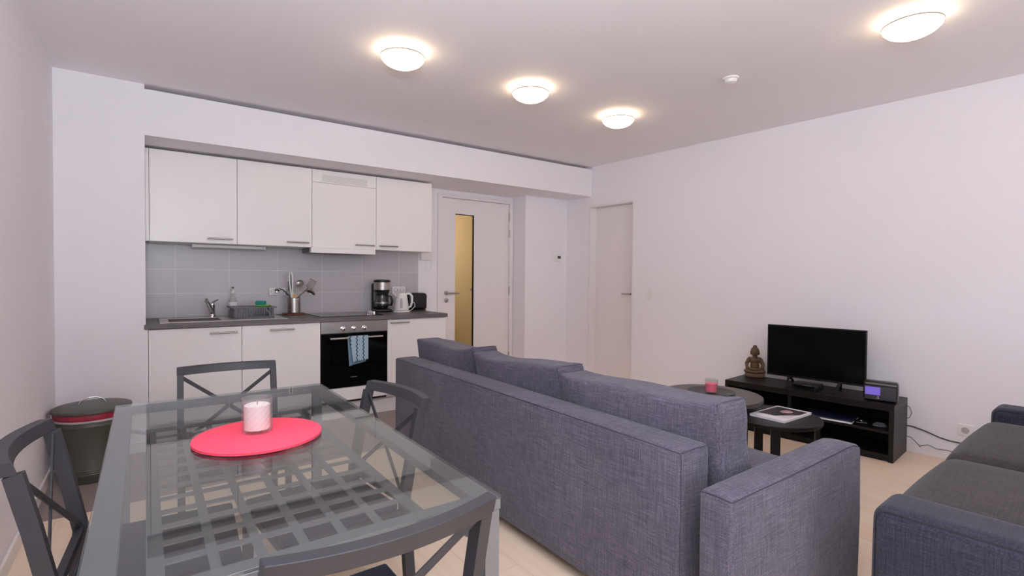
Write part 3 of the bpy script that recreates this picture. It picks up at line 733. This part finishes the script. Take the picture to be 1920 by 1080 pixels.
def make_chair():
    t = thing('dining_chair', 'x', 'chair', (0,0,0), 0, 'grey metal chairs around the glass table')
    HW = .212; ZS = .405; SFY = .25
    def back(z): return -.185-.13*max(0,(z-.45)/.35)**1.0*.62       # rake of the posts
    for s in (-1,1):
        m = MB(); zz = [.0,.22,.43,.62,.7605]
        pts = [(s*(HW-.0), -.185-.035*(1-z/.45)+.007*0 if z < .45 else back(z), z) for z in zz]
        for a, b_ in zip(pts, pts[1:]): m.bar(a, (b_[0],b_[1],b_[2]+.0015), .028, .040, (0,1,0))
        part('rear_post', m, M['chairmetal'], t, bevel=.002)
        part('leg', MB().bar((s*(HW-.004),SFY-.005,0),(s*(HW-.004),SFY-.015,ZS-.034),.024,.036,(0,1,0)), M['chairmetal'], t, bevel=.002)
    n = 16; m = MB(); yb = back(.79); vs = []; fs = []; zt, zl = .80, .761
    for k in range(n+1):
        u = -1+2*k/n; x = u*(HW+.015); y = yb-.042*(1-u*u)
        sl = .010
        vs += [(x,y-.016,zl),(x,y+.019,zl),(x,y+.017-sl,zt),(x,y-.018-sl,zt)]
    for k in range(n):
        a = k*4
        for q in range(4): fs.append((a+q,a+(q+1)%4,a+4+(q+1)%4,a+4+q))
    fs.append((3,2,1,0)); fs.append((n*4,n*4+1,n*4+2,n*4+3)); part('top_rail', m.add(vs, fs), M['chairmetal'], t, bevel=.003)
    for s in (-1,1):
        yy = back(.74)
        part('cross_brace', MB().bar((s*(HW-.008),yy,.75),(-s*(HW-.008),-.190+.006*s,.44),.018,.006,(0,1,0)), M['chairmetal'], t, bevel=.001)
    part('lower_rail', MB().bar((-HW,-.187,.428),(HW,-.187,.428),.022,.03,(0,0,1)), M['chairmetal'], t, bevel=.002)
    sf = MB()
    for s in (-1,1): sf.bar((s*(HW-.004),-.18,ZS-.022),(s*(HW-.004),SFY-.002,ZS-.022),.022,.024)
    sf.bar((-HW,SFY-.008,ZS-.022),(HW,SFY-.008,ZS-.022),.022,.024)
    part('seat_frame', sf, M['chairmetal'], t, bevel=.002)
    part('seat', MB().soft((-HW+.004,-.165,ZS-.010),(HW-.004,SFY,ZS+.014), .010, (0,0,.006), n=6), M['pad'], t, 'dark navy seat')
    return t
c0 = make_chair(); first = True
rake = .185+.13*.62*(.79-.45)/.35
for (mx_, my_, rz, lab) in (
    (.351, 3.027, R(180-2.6), 'grey metal cross-back chair at the kitchen end of the glass table'),
    (.8345, 1.99, R(90+6.8), 'grey metal cross-back chair between the glass table and the sofa back'),
    (-.265, 1.962, R(-90-3.3), 'grey metal cross-back chair beside the plain side wall near the bin'),
    (.3765, .91, R(1), 'nearest grey metal cross-back chair, its curved top rail closest to the camera')):
    c = c0 if first else copy_tree(c0); first = False
    off = Matrix.Rotation(rz,3,'Z') @ Vector((0, rake, 0))
    c.location = (mx_+off.x, my_+off.y, 0); c.rotation_euler = (0,0,rz); c['label'] = lab
single('placemat', MB().lathe([(0,0),(.186,0),(.19,.002),(.19,.0045),(.1885,.0055),(.19,.0065),(.19,.009),(.187,.011),(0,.011)], n=96), M['pink'], 'round bright pink placemat on the glass dining table', 'placemat', (.298,1.816,TZ+.0003))
t = thing('candle_holder', 'white candle in a faceted glass tumbler on the pink placemat', 'candle', (.296,1.842,TZ+.0117))
n = 26; prof = [(0,0),(.043,0)]+[(.0455,.004+k*.0102) for k in range(11)]+[(.0450,.112),(.0425,.112),(.0400,.010),(0,.010)]
m = MB().lathe(prof, n=n)
for v in m.v:
    if .003 < v.z < .108 and v.xy.length > .0445:
        a = round(math.atan2(v.y, v.x)/(2*PI)*n) % n; kk = round((v.z-.004)/.0102)
        f_ = 1.03 if (a+kk) % 2 else .955
        v.x *= f_; v.y *= f_
part('glass_tumbler', m, M['cutglass'], t, 'cut glass tumbler', smooth=False)
w = part('wax', MB().lathe([(0,.0105),(.039,.0105),(.039,.088),(.034,.091),(.012,.089),(0,.088)], n=36), M['wax'], t, 'white wax')
part('wick', MB().tube([(0,0,.088),(.001,0,.098)], .001, 6), M['dark'], w)

# ------------------------------------------------------------------ grey sofa
def piping(pts, mat, parent, r=.004, name='piping'):
    return wpart(name, MB().tube(pts, r, 6), mat, parent)
t = thing('sofa', 'blue-grey three seat sofa seen from behind, next to the dining table', 'sofa', (2.0,2.2,0))
SX0, SX1, SY0, SY1 = 1.442, 1.602, 1.03, 3.42; SZ = .69
bk = wpart('backrest', MB().soft((SX0,SY0,.055),(SX1,SY1,SZ), .018, (.008,.003,.006), n=10), M['sofa'], t)
e = .010
piping([(SX0+e*.3,SY0+e,SZ-.009+.003*math.sin(PI*k/12)) if k==0 else (SX0+.004-.002*math.sin(PI*k/12),SY0+.01+(SY1-SY0-.02)*k/12,SZ-.008+.003*math.sin(PI*k/12)) for k in range(13)], M['piping'], bk, .0022)
piping([(SX0+.006,SY0+.005,SZ-.008),(SX0+.08,SY0+.003,SZ-.004),(SX1-.008,SY0+.005,SZ-.008)], M['piping'], bk, .0022)
piping([(SX0+.003,SY0+.005,z) for z in (SZ-.01,.5,.3,.08)], M['piping'], bk, .0015)
piping([(SX0+.003,SY1-.005,z) for z in (SZ-.01,.5,.3,.08)], M['piping'], bk, .0015)
AZ = .598; AX0, AX1 = 1.425, 2.365
def arm_fn(q, s):       # the arm's front end is slightly plumper and rounded over
    x, y, z = q
    if s.z > .2: z += .016*(s.x+1)/2-.026*max(0,(s.x-.80)/.2)**2
    if s.x > .9: x += .01*(1-s.z*s.z)
    return (x, y, z)
def arm(y0, y1):
    a = wpart('armrest', MB().soft((AX0,y0,.030),(AX1,y1,AZ), .02, (.004,.008,.006), n=12, fn=arm_fn), M['sofa'], t)
    xs = [AX0+.006+(AX1-AX0-.012)*k/16 for k in range(17)]
    def zz(x):
        s = (x-(AX0+AX1)/2)/((AX1-AX0)/2); return AZ-.008+.016*(s+1)/2-.026*max(0,(s-.80)/.2)**2
    for yy, sg in ((y0+.005,-1),(y1-.005,1)):
        piping([(x, yy+sg*.003*math.sin(PI*(k/16)), zz(x)) for k, x in enumerate(xs)], M['piping'], a, .0022)
    piping([(AX0+.005,y0+.006,AZ-.008),(AX0+.003,(y0+y1)/2,AZ-.004),(AX0+.005,y1-.006,AZ-.008)], M['piping'], a, .0022)
    piping([(AX1-.002,y0+.006,AZ-.04),(AX1+.008,y0+.006,.3),(AX1-.002,y0+.006,.08)], M['piping'], a, .0022)
arm(.838, .956)
wpart('seat_base', MB().soft((1.605,.958,.06),(2.345,SY1,.30), .02, n=6), M['sofa'], t)
for k in range(3):
    y0 = .962+.82*k
    wpart('seat_cushion', MB().soft((1.61,y0,.302),(2.36,y0+.815,.465), .045, (.015,.004,.015), n=8), M['sofa'], t)
ends = [(1.004,1.835),(1.842,2.63),(2.638,3.415)]
for k, (y0, y1) in enumerate(ends):
    sd_ = [1.3,2.6,.4][k]
    def cf(q, s, sd_=sd_):
        x, y, z = q
        if s.z > 0:
            z += s.z*(-.018*(1-s.y**2)+.010*math.sin(3.1*s.y+sd_)+.010*abs(s.y)**4-.013*s.y)
        x += .07*(-s.z)*.5+.006*math.sin(4*s.y+sd_)
        return (x, y+.006*math.sin(5*s.z+sd_)*abs(s.y), z)
    cu = wpart('back_cushion', MB().soft((1.635,y0,.468),(1.82,y1,  .825), .020, (.042,.010,.0), n=14, seg=4, fn=cf), M['sofa'], t)
    def on(px_, sy_, pz_, y0=y0, y1=y1, cf=cf):      # a point of the cushion's edge
        c_ = Vector((1.7275, (y0+y1)/2, .6465)); h_ = Vector((.0925, (y1-y0)/2, .1785))
        s_ = Vector((px_, sy_, pz_)); q_ = Vector((h_.x*px_, h_.y*sy_, h_.z*pz_))
        return c_+Vector(cf(q_, s_))
    for sy_ in (-.985,.985):
        piping([on(-.93,sy_,-.95+1.9*k_/8) for k_ in range(9)]+[on(-.93+1.86*k_/4,sy_,.965) for k_ in range(1,5)], M['piping'], cu, .0022)
for x in (1.50,2.28):
    for y in (1.12,3.33): wpart('foot', MB().cyl((x,y,0), .025, 0, .062, 16), M['black'], t)

# ------------------------------------------------------------------ charcoal sofa (bottom corner)
t = thing('loveseat', 'dark charcoal two seat sofa with piped arms, opposite the kitchen', 'sofa', (1.874,.64,0))
LR = R(3.1)
def dsoft(a, b_, r_, bu, n=8, fn=None): return MB().soft(a, b_, r_, bu, n=n, seg=5, fn=fn)
LZ = .545; LY0, LY1 = -.38, .64
def larm(x0, x1):
    a = wpart('armrest', dsoft((x0,LY0,.05),(x1,LY1,LZ), .045, (.006,.006,.004), 10), M['charside'], t)
    for xx in (x0+.0145, x1-.0145):
        ys = [LY0+.03+(LY1-LY0-.08)*k/12 for k in range(13)]
        pts = [(xx,y,LZ-.0145) for y in ys]+[(xx,LY1-.0145-.036*(1-math.sin(R(a_))),LZ-.0145-.036*(1-math.cos(R(a_)))) for a_ in (20,40,60,80)]+[(xx,LY1-.0145,.30),(xx,LY1-.0145,.09)]
        piping(pts, M['darkpipe'], a, .005)
larm(1.885, 2.105); larm(3.92, 4.14)
wpart('seat_base', dsoft((2.11,LY0,.05),(3.915,.62,.28), .02, (0,.004,0)), M['charside'], t)
wpart('backrest', dsoft((1.885,LY0-.2,.05),(4.14,LY0-.004,.70), .04, (.004,.01,.004)), M['charside'], t)
for x0, x1 in ((2.112,2.955),(2.963,3.912)):
    wpart('seat_cushion', dsoft((x0,-.14,.284),(x1,.668,.482), .075, (.004,.02,.022), 10), M['charcoal'], t)
    wpart('back_cushion', dsoft((x0,-.374,.40),(x1,-.145,.80), .07, (.004,.03,.02), 8), M['charcoal'], t)
for x in (1.97,4.05):
    for y in (-.5,.56): wpart('foot', MB().cyl((x,y,0), .025, 0, .055, 16), M['black'], t)
t.rotation_euler = (0,0,LR)

# ------------------------------------------------------------------ nest of round tables
def round_table(label, cx, cy, r_, z, angs, mat):
    t = thing('coffee_table', label, 'coffee table', (cx,cy,0), group='round nesting tables')
    part('tabletop', MB().lathe([(0,z-.024),(r_-.004,z-.024),(r_,z-.02),(r_,z-.003),(r_-.003,z),(0,z)], n=96), mat, t)
    for a in angs:
        ca, sa = math.cos(R(a)), math.sin(R(a)); rr = r_-.03
        part('leg', MB().bar((rr*ca,rr*sa,0),(rr*ca,rr*sa,z-.0245),.052,.026,(ca,sa,0)), mat, t, bevel=.002)
    return t
round_table('larger dark round coffee table with candle and plate, behind the sofa cushion', 3.143, 2.019, .3245, .48, (-135,-15,105), M['espresso_sheen'])
round_table('smaller dark round coffee table carrying the magazine, by the sofa arm', 3.245, 1.655, .285, .40, (-148,-57,45,123), M['espresso'])
t = thing('candle_plate', 'shallow dark plate under the pink candle', 'plate', (3.165,2.035,.4803))
part('plate_dish', MB().lathe([(0,0),(.085,0),(.11,.004),(.155,.012),(.155,.015),(.108,.008),(.085,.006),(0,.006)], n=72), M['slate'], t)
t = thing('votive_candle', 'pink candle in a clear glass on the dark plate', 'candle', (3.16,2.03,.4868))
part('glass', MB().lathe([(0,0),(.038,0),(.04,.004),(.041,.092),(.0385,.092),(.0375,.008),(0,.008)], n=36), M['clear'], t)
part('wax', MB().lathe([(0,.0085),(.0365,.0085),(.037,.062),(.012,.058),(0,.058)], n=32), M['pinkwax'], t, 'pink wax')
t = thing('magazine', 'thick magazine with dark cover picture on the smaller coffee table', 'magazine', (3.29,1.62,.4003), R(0))
part('pages', MB().box((-.174,-.108,0),(.174,.108,.013)), M['label'], t, bevel=.001)
part('front_cover', MB().box((-.176,-.110,.0131),(.176,.110,.0142)), M['cover'], t)

# ------------------------------------------------------------------ TV bench and its things
BL, BD, BH = 1.195, .40, .40
brz = R(5.2)                     # follows the wall; local +x runs along the bench, +y into the wall
bo = Vector((4.188, 1.292, 0))
ex = Vector((-math.sin(R(6)), math.cos(R(6)), 0)); ey = Vector((math.cos(R(6)), math.sin(R(6)), 0))
# right-handed local frame: x = -length direction, y = depth
BR = math.atan2(-ex.y, -ex.x)
t = thing('tv_bench', 'long low black-brown TV bench with open shelves against the wall', 'tv bench', bo, BR)
D = lambda a, b_: MB().box(a, b_)
part('top', D((-BL,0,BH-.045),(0,BD,BH)), M['espresso'], t, bevel=.002)
part('side_panel', D((-.03,0,0),(0,BD,BH-.0455)), M['espresso'], t, bevel=.001)
part('side_panel', D((-BL,0,0),(-BL+.03,BD,BH-.0455)), M['espresso'], t, bevel=.001)
part('bottom', D((-BL+.0305,.004,.02),(-.0305,BD,.05)), M['espresso'], t)
part('kick_board', D((-BL+.0305,.02,0),(-.0305,.035,.0195)), M['espresso'], t)
part('back_panel', D((-BL+.0305,BD-.008,.0505),(-.0305,BD,BH-.0455)), M['espresso'], t)
part('divider', D((-.69,.006,.0505),(-.665,BD-.0085,BH-.0455)), M['espresso'], t, bevel=.001)
part('shelf', D((-.664,.012,.195),(-.0305,BD-.0085,.213)), M['espresso'], t, bevel=.001)
part('shelf', D((-BL+.0305,.012,.195),(-.6905,BD-.0085,.213)), M['espresso'], t, bevel=.001)
BM = Matrix.Translation(bo) @ Matrix.Rotation(BR,4,'Z')
def onb(x, y, z=BH): return BM @ Vector((x, y, z))

tvw, tvh = .70, .422
tc = Vector((4.30, 1.868, 0)); tva = R(8)
tex = Vector((math.sin(tva), -math.cos(tva), 0))    # along the screen towards the camera side
TR = math.atan2(tex.y, tex.x)
t = thing('television', 'flat black television standing on the TV bench', 'television', (tc.x,tc.y,BH+.0003), TR)
part('casing', MB().box((-tvw/2,0,.070),(tvw/2,.022,.070+tvh)).soft((-.24,.0225,.09),(.24,.055,.36), .015, n=3), M['black'], t, bevel=.002)
part('screen', MB().box((-tvw/2+.010,-.0012,.086),(tvw/2-.010,.0005,.070+tvh-.010)), M['screen'], t)
for s in (-1,1):
    x = s*.185
    part('stand_foot', MB().bar((x,.02,.085),(x-s*.02,-.085,.006),.016,.016).bar((x,.02,.085),(x-s*.02,.095,.006),.016,.016).box((x-s*.02-.012,-.097,0),(x-s*.02+.012,-.07,.010)).box((x-s*.02-.012,.08,0),(x-s*.02+.012,.107,.010)), M['black'], t, bevel=.002)
q = onb(-.60,.16)
t = thing('media_player', 'small black set top box under the television', 'set top box', (q.x,q.y,BH+.0003), BR+R(2))
part('box_case', MB().soft((-.095,-.07,0),(.095,.07,.042), .006, n=2), M['black'], t)
part('front_panel', MB().box((-.07,-.0715,.012),(.07,-.0702,.03)), M['blackglass'], t)
part('status_strip', MB().box((-.02,-.0722,.033),(.05,-.0705,.036)), M['steel'], t, 'pale status strip')
q = onb(-.104,.115)
t = thing('radio', 'dark table radio with violet display on the end of the TV bench', 'radio', (q.x,q.y,BH+.0003), BR+R(6))
part('radio_case', MB().soft((-.102,-.045,0),(.102,.045,.142), .02, n=4), M['black'], t)
part('grille', MB().soft((-.093,-.0475,.012),(.093,-.0445,.108), .003, n=3), M['darkgrey'], t)
part('display', MB().box((-.088,-.0495,.046),(.002,-.0472,.102)), M['display'], t, 'glowing violet display')
part('chrome_strip', MB().box((-.09,-.0475,.120),(.096,-.0445,.129)), M['steel'], t)
part('knob', MB().lathe([(0,0),(.010,0),(.010,.010),(0,.012)], n=20, M=Matrix.Translation((-.012,-.0475,.03)) @ Matrix.Rotation(PI/2,4,'X')), M['chrome'], t)
q = Vector((4.405,2.405,BH+.0003))
# seated statue, one continuous carved body
t = thing('statue', 'small carved brown statue of a seated meditating figure on the bench', 'statue', q, R(-62))
m = MB()
m.soft((-.10,-.065,0),(.10,.065,.042), .012, n=4)
m.ell((0,-.012,.062), (.098,.066,.028))
for s in (-1,1):
    m.ell((s*.062,-.02,.066), (.05,.05,.024), Matrix.Rotation(s*R(25),4,'Z'))
    m.tube([(s*.058,.004,.19),(s*.082,-.004,.145),(s*.078,-.03,.105),(s*.03,-.06,.088),(0,-.064,.086)], [.024,.021,.018,.015,.014], 10)
    m.ell((s*.045,.002,.195), (.032,.03,.026))
m.ell((0,.004,.125), (.046,.038,.062)); m.ell((0,.002,.178), (.056,.038,.04))
m.tube([(0,.0,.2),(0,-.004,.25)], [.028,.026], 12)
m.ell((0,-.006,.277), (.040,.043,.050)); m.ell((0,.004,.296), (.043,.042,.036)); m.ell((0,.004,.334), (.022,.022,.022))
m.ell((0,-.050,.272), (.007,.008,.013))
for s in (-1,1):
    m.ell((s*.041,.0,.268), (.007,.012,.026)); m.ell((s*.016,-.043,.282), (.008,.005,.004))
m.ell((0,-.047,.254), (.013,.006,.004))
for v in m.v: v *= .80
o = part('figure', m, M['carve'], t)
rm_ = o.modifiers.new('merge','REMESH'); rm_.mode = 'VOXEL'; rm_.voxel_size = .0035; rm_.use_smooth_shade = True
sm = o.modifiers.new('smooth','SMOOTH'); sm.iterations = 3; sm.factor = .5
# things on the bench shelves
q = onb(-.42,.12,.2133)
t = thing('laptop', 'flat dark blue folder with pale edge on the bench shelf', 'laptop', q, BR+R(3))
part('lid', MB().soft((-.16,-.11,.012),(.16,.11,.021), .004, n=2), M['blue'], t)
part('base', MB().soft((-.16,-.11,0),(.16,.11,.0118), .004, n=2), M['label'], t, 'pale edge')
q = onb(-.215,.10,.2133)
t = thing('game_controller', 'small black gadget with glossy top on the bench shelf', 'controller', q, BR+R(20))
part('gadget_body', MB().soft((-.04,-.03,0),(.04,.03,.022), .012, n=3), M['black'], t)
part('button', MB().lathe([(0,.0221),(.012,.0221),(.010,.026),(0,.027)], n=16), M['steel'], t)
q = onb(-.105,.10,.2133)
t = thing('headphones', 'little coil of dark cable with plugs on the bench shelf', 'cable', q, BR)
part('coil', MB().tube([(.036*math.cos(a)+.004*math.sin(3*a),.03*math.sin(a),.004+.0007*k) for k, a in enumerate([R(30*k) for k in range(30)])], .0035, 6), M['greyplastic'], t)
part('plug', MB().tube([(.036,0,.026),(.055,-.015,.012)], [.006,.005], 8), M['black'], t)
# cables along the wall
def wall_pt(y, z, o=.012): return (wx(y)-o, y, z)
single('power_cable', MB().tube([wall_pt(1.36,.19,.007),wall_pt(1.30,.19,.010),wall_pt(1.22,.172),wall_pt(1.15,.148),wall_pt(1.09,.137),wall_pt(1.04,.136),wall_pt(.95,.12),wall_pt(.86,.05),wall_pt(.80,.008)], .0042, 8), M['cable'], 'black cable sagging along the wall from the bench towards the dark sofa', 'cable')
single('power_cable', MB().tube([wall_pt(1.36,.112,.007),wall_pt(1.31,.108,.010),wall_pt(1.285,.085),wall_pt(1.262,.060),wall_pt(1.258,.048),wall_pt(1.250,.062),wall_pt(1.21,.078),wall_pt(1.18,.068),wall_pt(1.16,.06),wall_pt(1.10,.066),wall_pt(1.03,.06),wall_pt(.95,.04),wall_pt(.88,.006)], .0032, 8), M['greycable'], 'thin grey kinked cable low on the wall by the bench', 'cable')
single('power_cable', MB().tube([wall_pt(1.37,.36,.006),wall_pt(1.322,.33,.010),wall_pt(1.308,.29),wall_pt(1.322,.25,.010),wall_pt(1.37,.23,.006)], .0025, 8), M['greycable'], 'thin grey cable looping out behind the radio end of the bench', 'cable')
t = thing('wall_socket', 'white power socket low on the wall above the dark sofa', 'power socket', (wx(1.01),1.01,.19), math.atan(.0648)-0)
part('face_plate', MB().soft((-.011,-.04,0),(0,.04,.08), .004, n=2), M['plastic'], t)
part('socket_well', MB().lathe([(0,0),(.020,0),(.022,.003),(0,.003)], n=24, M=Matrix.Translation((-.0105,0,.04)) @ Matrix.Rotation(-PI/2,4,'Y')), M['palegrey'], t)
t = thing('light_switch', 'white light switch on the wall beside the plain door', 'switch', (wx(3.62),3.62,1.04), math.atan(.0648))
part('switch_plate', MB().soft((-.010,-.04,0),(0,.04,.125), .004, n=2), M['plastic'], t)
part('rocker', MB().soft((-.014,-.026,.065),(-.0095,.026,.115), .002, n=2), M['plastic'], t)
t = thing('thermostat', 'small white thermostat with dark display beside the plain door', 'thermostat', (4.224,YT,1.475))
wpart('wall_mount', MB().box((4.18,YT-.004,1.48),(4.268,YT,1.55)), M['plastic'], t)
wpart('thermostat_case', MB().soft((4.172,YT-.022,1.475),(4.276,YT-.0041,1.556), .006, n=2), M['plastic'], t)
wpart('display', MB().box((4.205,YT-.0235,1.512),(4.255,YT-.0215,1.545)), M['lcd'], t, 'dark display')

# ------------------------------------------------------------------ ceiling
lab = ['round glowing ceiling lamp above the table, first of the row along the kitchen', 'round glowing ceiling lamp in the middle of the row of three',
       'round glowing ceiling lamp at the door end of the row of three', 'round glowing ceiling lamp standing apart, over the charcoal sofa']
LAMPS = [(1.255,2.88),(2.227,2.885),(3.177,2.93),(3.203,.949)]
lamp = None
for (x, y), l in zip(LAMPS, lab):
    if lamp is None:
        lamp = thing('ceiling_lamp', l, 'lamp', (x,y,HC), 0, 'round ceiling lamps')
        part('mount_plate', MB().lathe([(0,-.0005),(.060,-.0005),(.060,-.032),(0,-.032)][::-1], n=48), M['plastic'], lamp)
        part('glass_dome', MB().lathe([(0,-.100),(.042,-.097),(.078,-.088),(.106,-.073),(.124,-.055),(.130,-.040),(.126,-.033),(0,-.0325)], n=56), M['lamp'], lamp, 'glowing frosted dome')
        part('rim_ring', MB().lathe([(.1295,-.044),(.132,-.044),(.132,-.036),(.1295,-.036),(.1295,-.044)], n=56), M['steel'], lamp)
    else:
        c = copy_tree(lamp); c.location = (x,y,HC); c['label'] = l
t = thing('smoke_detector', 'small white smoke detector on the ceiling', 'smoke detector', (3.19,1.94,HC))
part('detector_base', MB().lathe([(0,-.012),(.05,-.012),(.05,-.0003),(0,-.0003)], n=36), M['plastic'], t)
part('detector_dome', MB().lathe([(0,-.040),(.02,-.039),(.034,-.032),(.04,-.0125),(0,-.0125)], n=36), M['plastic'], t)

# ------------------------------------------------------------------ light
def area(name, loc, rot, sx, sy, power, col):
    L = bpy.data.lights.new(name, 'AREA'); L.shape = 'RECTANGLE'; L.size = sx; L.size_y = sy; L.energy = power; L.color = col
    o = bpy.data.objects.new(name, L); C.objects.link(o); o.location = loc; o.rotation_euler = rot; return o
area('window_daylight', ((WX0+WX1)/2, Y0-.02, (WZ0+WZ1)/2), (R(90),0,0), WX1-WX0-.1, WZ1-WZ0-.1, 46, (.82,.91,1))
area('window_ceiling_fill', ((WX0+WX1)/2, Y0-.02, WZ0+.35), (R(90+45),0,0), WX1-WX0-.2, .6, 40, (.82,.91,1))  # added second light at the window, tilted up to brighten the ceiling
area('bounced_flash', (-.05,-.2,1.70), (R(180-12),0,0), .3, .3, 125, (.84,.92,1))
for x, y in ((3.12,5.85),):
    L = bpy.data.lights.new('corridor_lamp', 'POINT'); L.energy = 26; L.color = (1,.90,.74); L.shadow_soft_size = .06
    o = bpy.data.objects.new('corridor_lamp', L); C.objects.link(o); o.location = (x,y,1.86)
Wd = bpy.data.worlds.new('sky'); S.world = Wd; Wd.use_nodes = True
nt = Wd.node_tree; bg = nt.nodes['Background']; bg.inputs[0].default_value = (.80,.88,1,1); bg.inputs[1].default_value = 1.0

# ------------------------------------------------------------------ camera
yaw, pitch, roll = R(35.7519), R(-1.1142), R(.448)
fw = Vector((math.sin(yaw)*math.cos(pitch), math.cos(yaw)*math.cos(pitch), math.sin(pitch)))
rt = Vector((math.cos(yaw), -math.sin(yaw), 0)); up = rt.cross(fw)
r2 = rt*math.cos(roll)+up*math.sin(roll); u2 = -rt*math.sin(roll)+up*math.cos(roll)
cam = bpy.data.cameras.new('camera'); co = bpy.data.objects.new('camera', cam); C.objects.link(co)
cam.sensor_fit = 'HORIZONTAL'; cam.sensor_width = 36; cam.lens = 954.6/1920*36; cam.clip_start = .05; cam.clip_end = 100
co.matrix_world = Matrix(((r2.x,u2.x,-fw.x,0),(r2.y,u2.y,-fw.y,0),(r2.z,u2.z,-fw.z,1.2626),(0,0,0,1)))
S.camera = co
S.view_settings.view_transform = 'Standard'; S.view_settings.look = 'None'
S.view_settings.exposure = -.07; S.view_settings.gamma = 1; S.view_settings.use_curve_mapping = False
S.cycles.max_bounces = 10; S.cycles.diffuse_bounces = 8; S.cycles.glossy_bounces = 5; S.cycles.transparent_max_bounces = 16
S.cycles.use_denoising = True; S.cycles.sample_clamp_indirect = 6; S.cycles.caustics_reflective = False; S.cycles.caustics_refractive = False
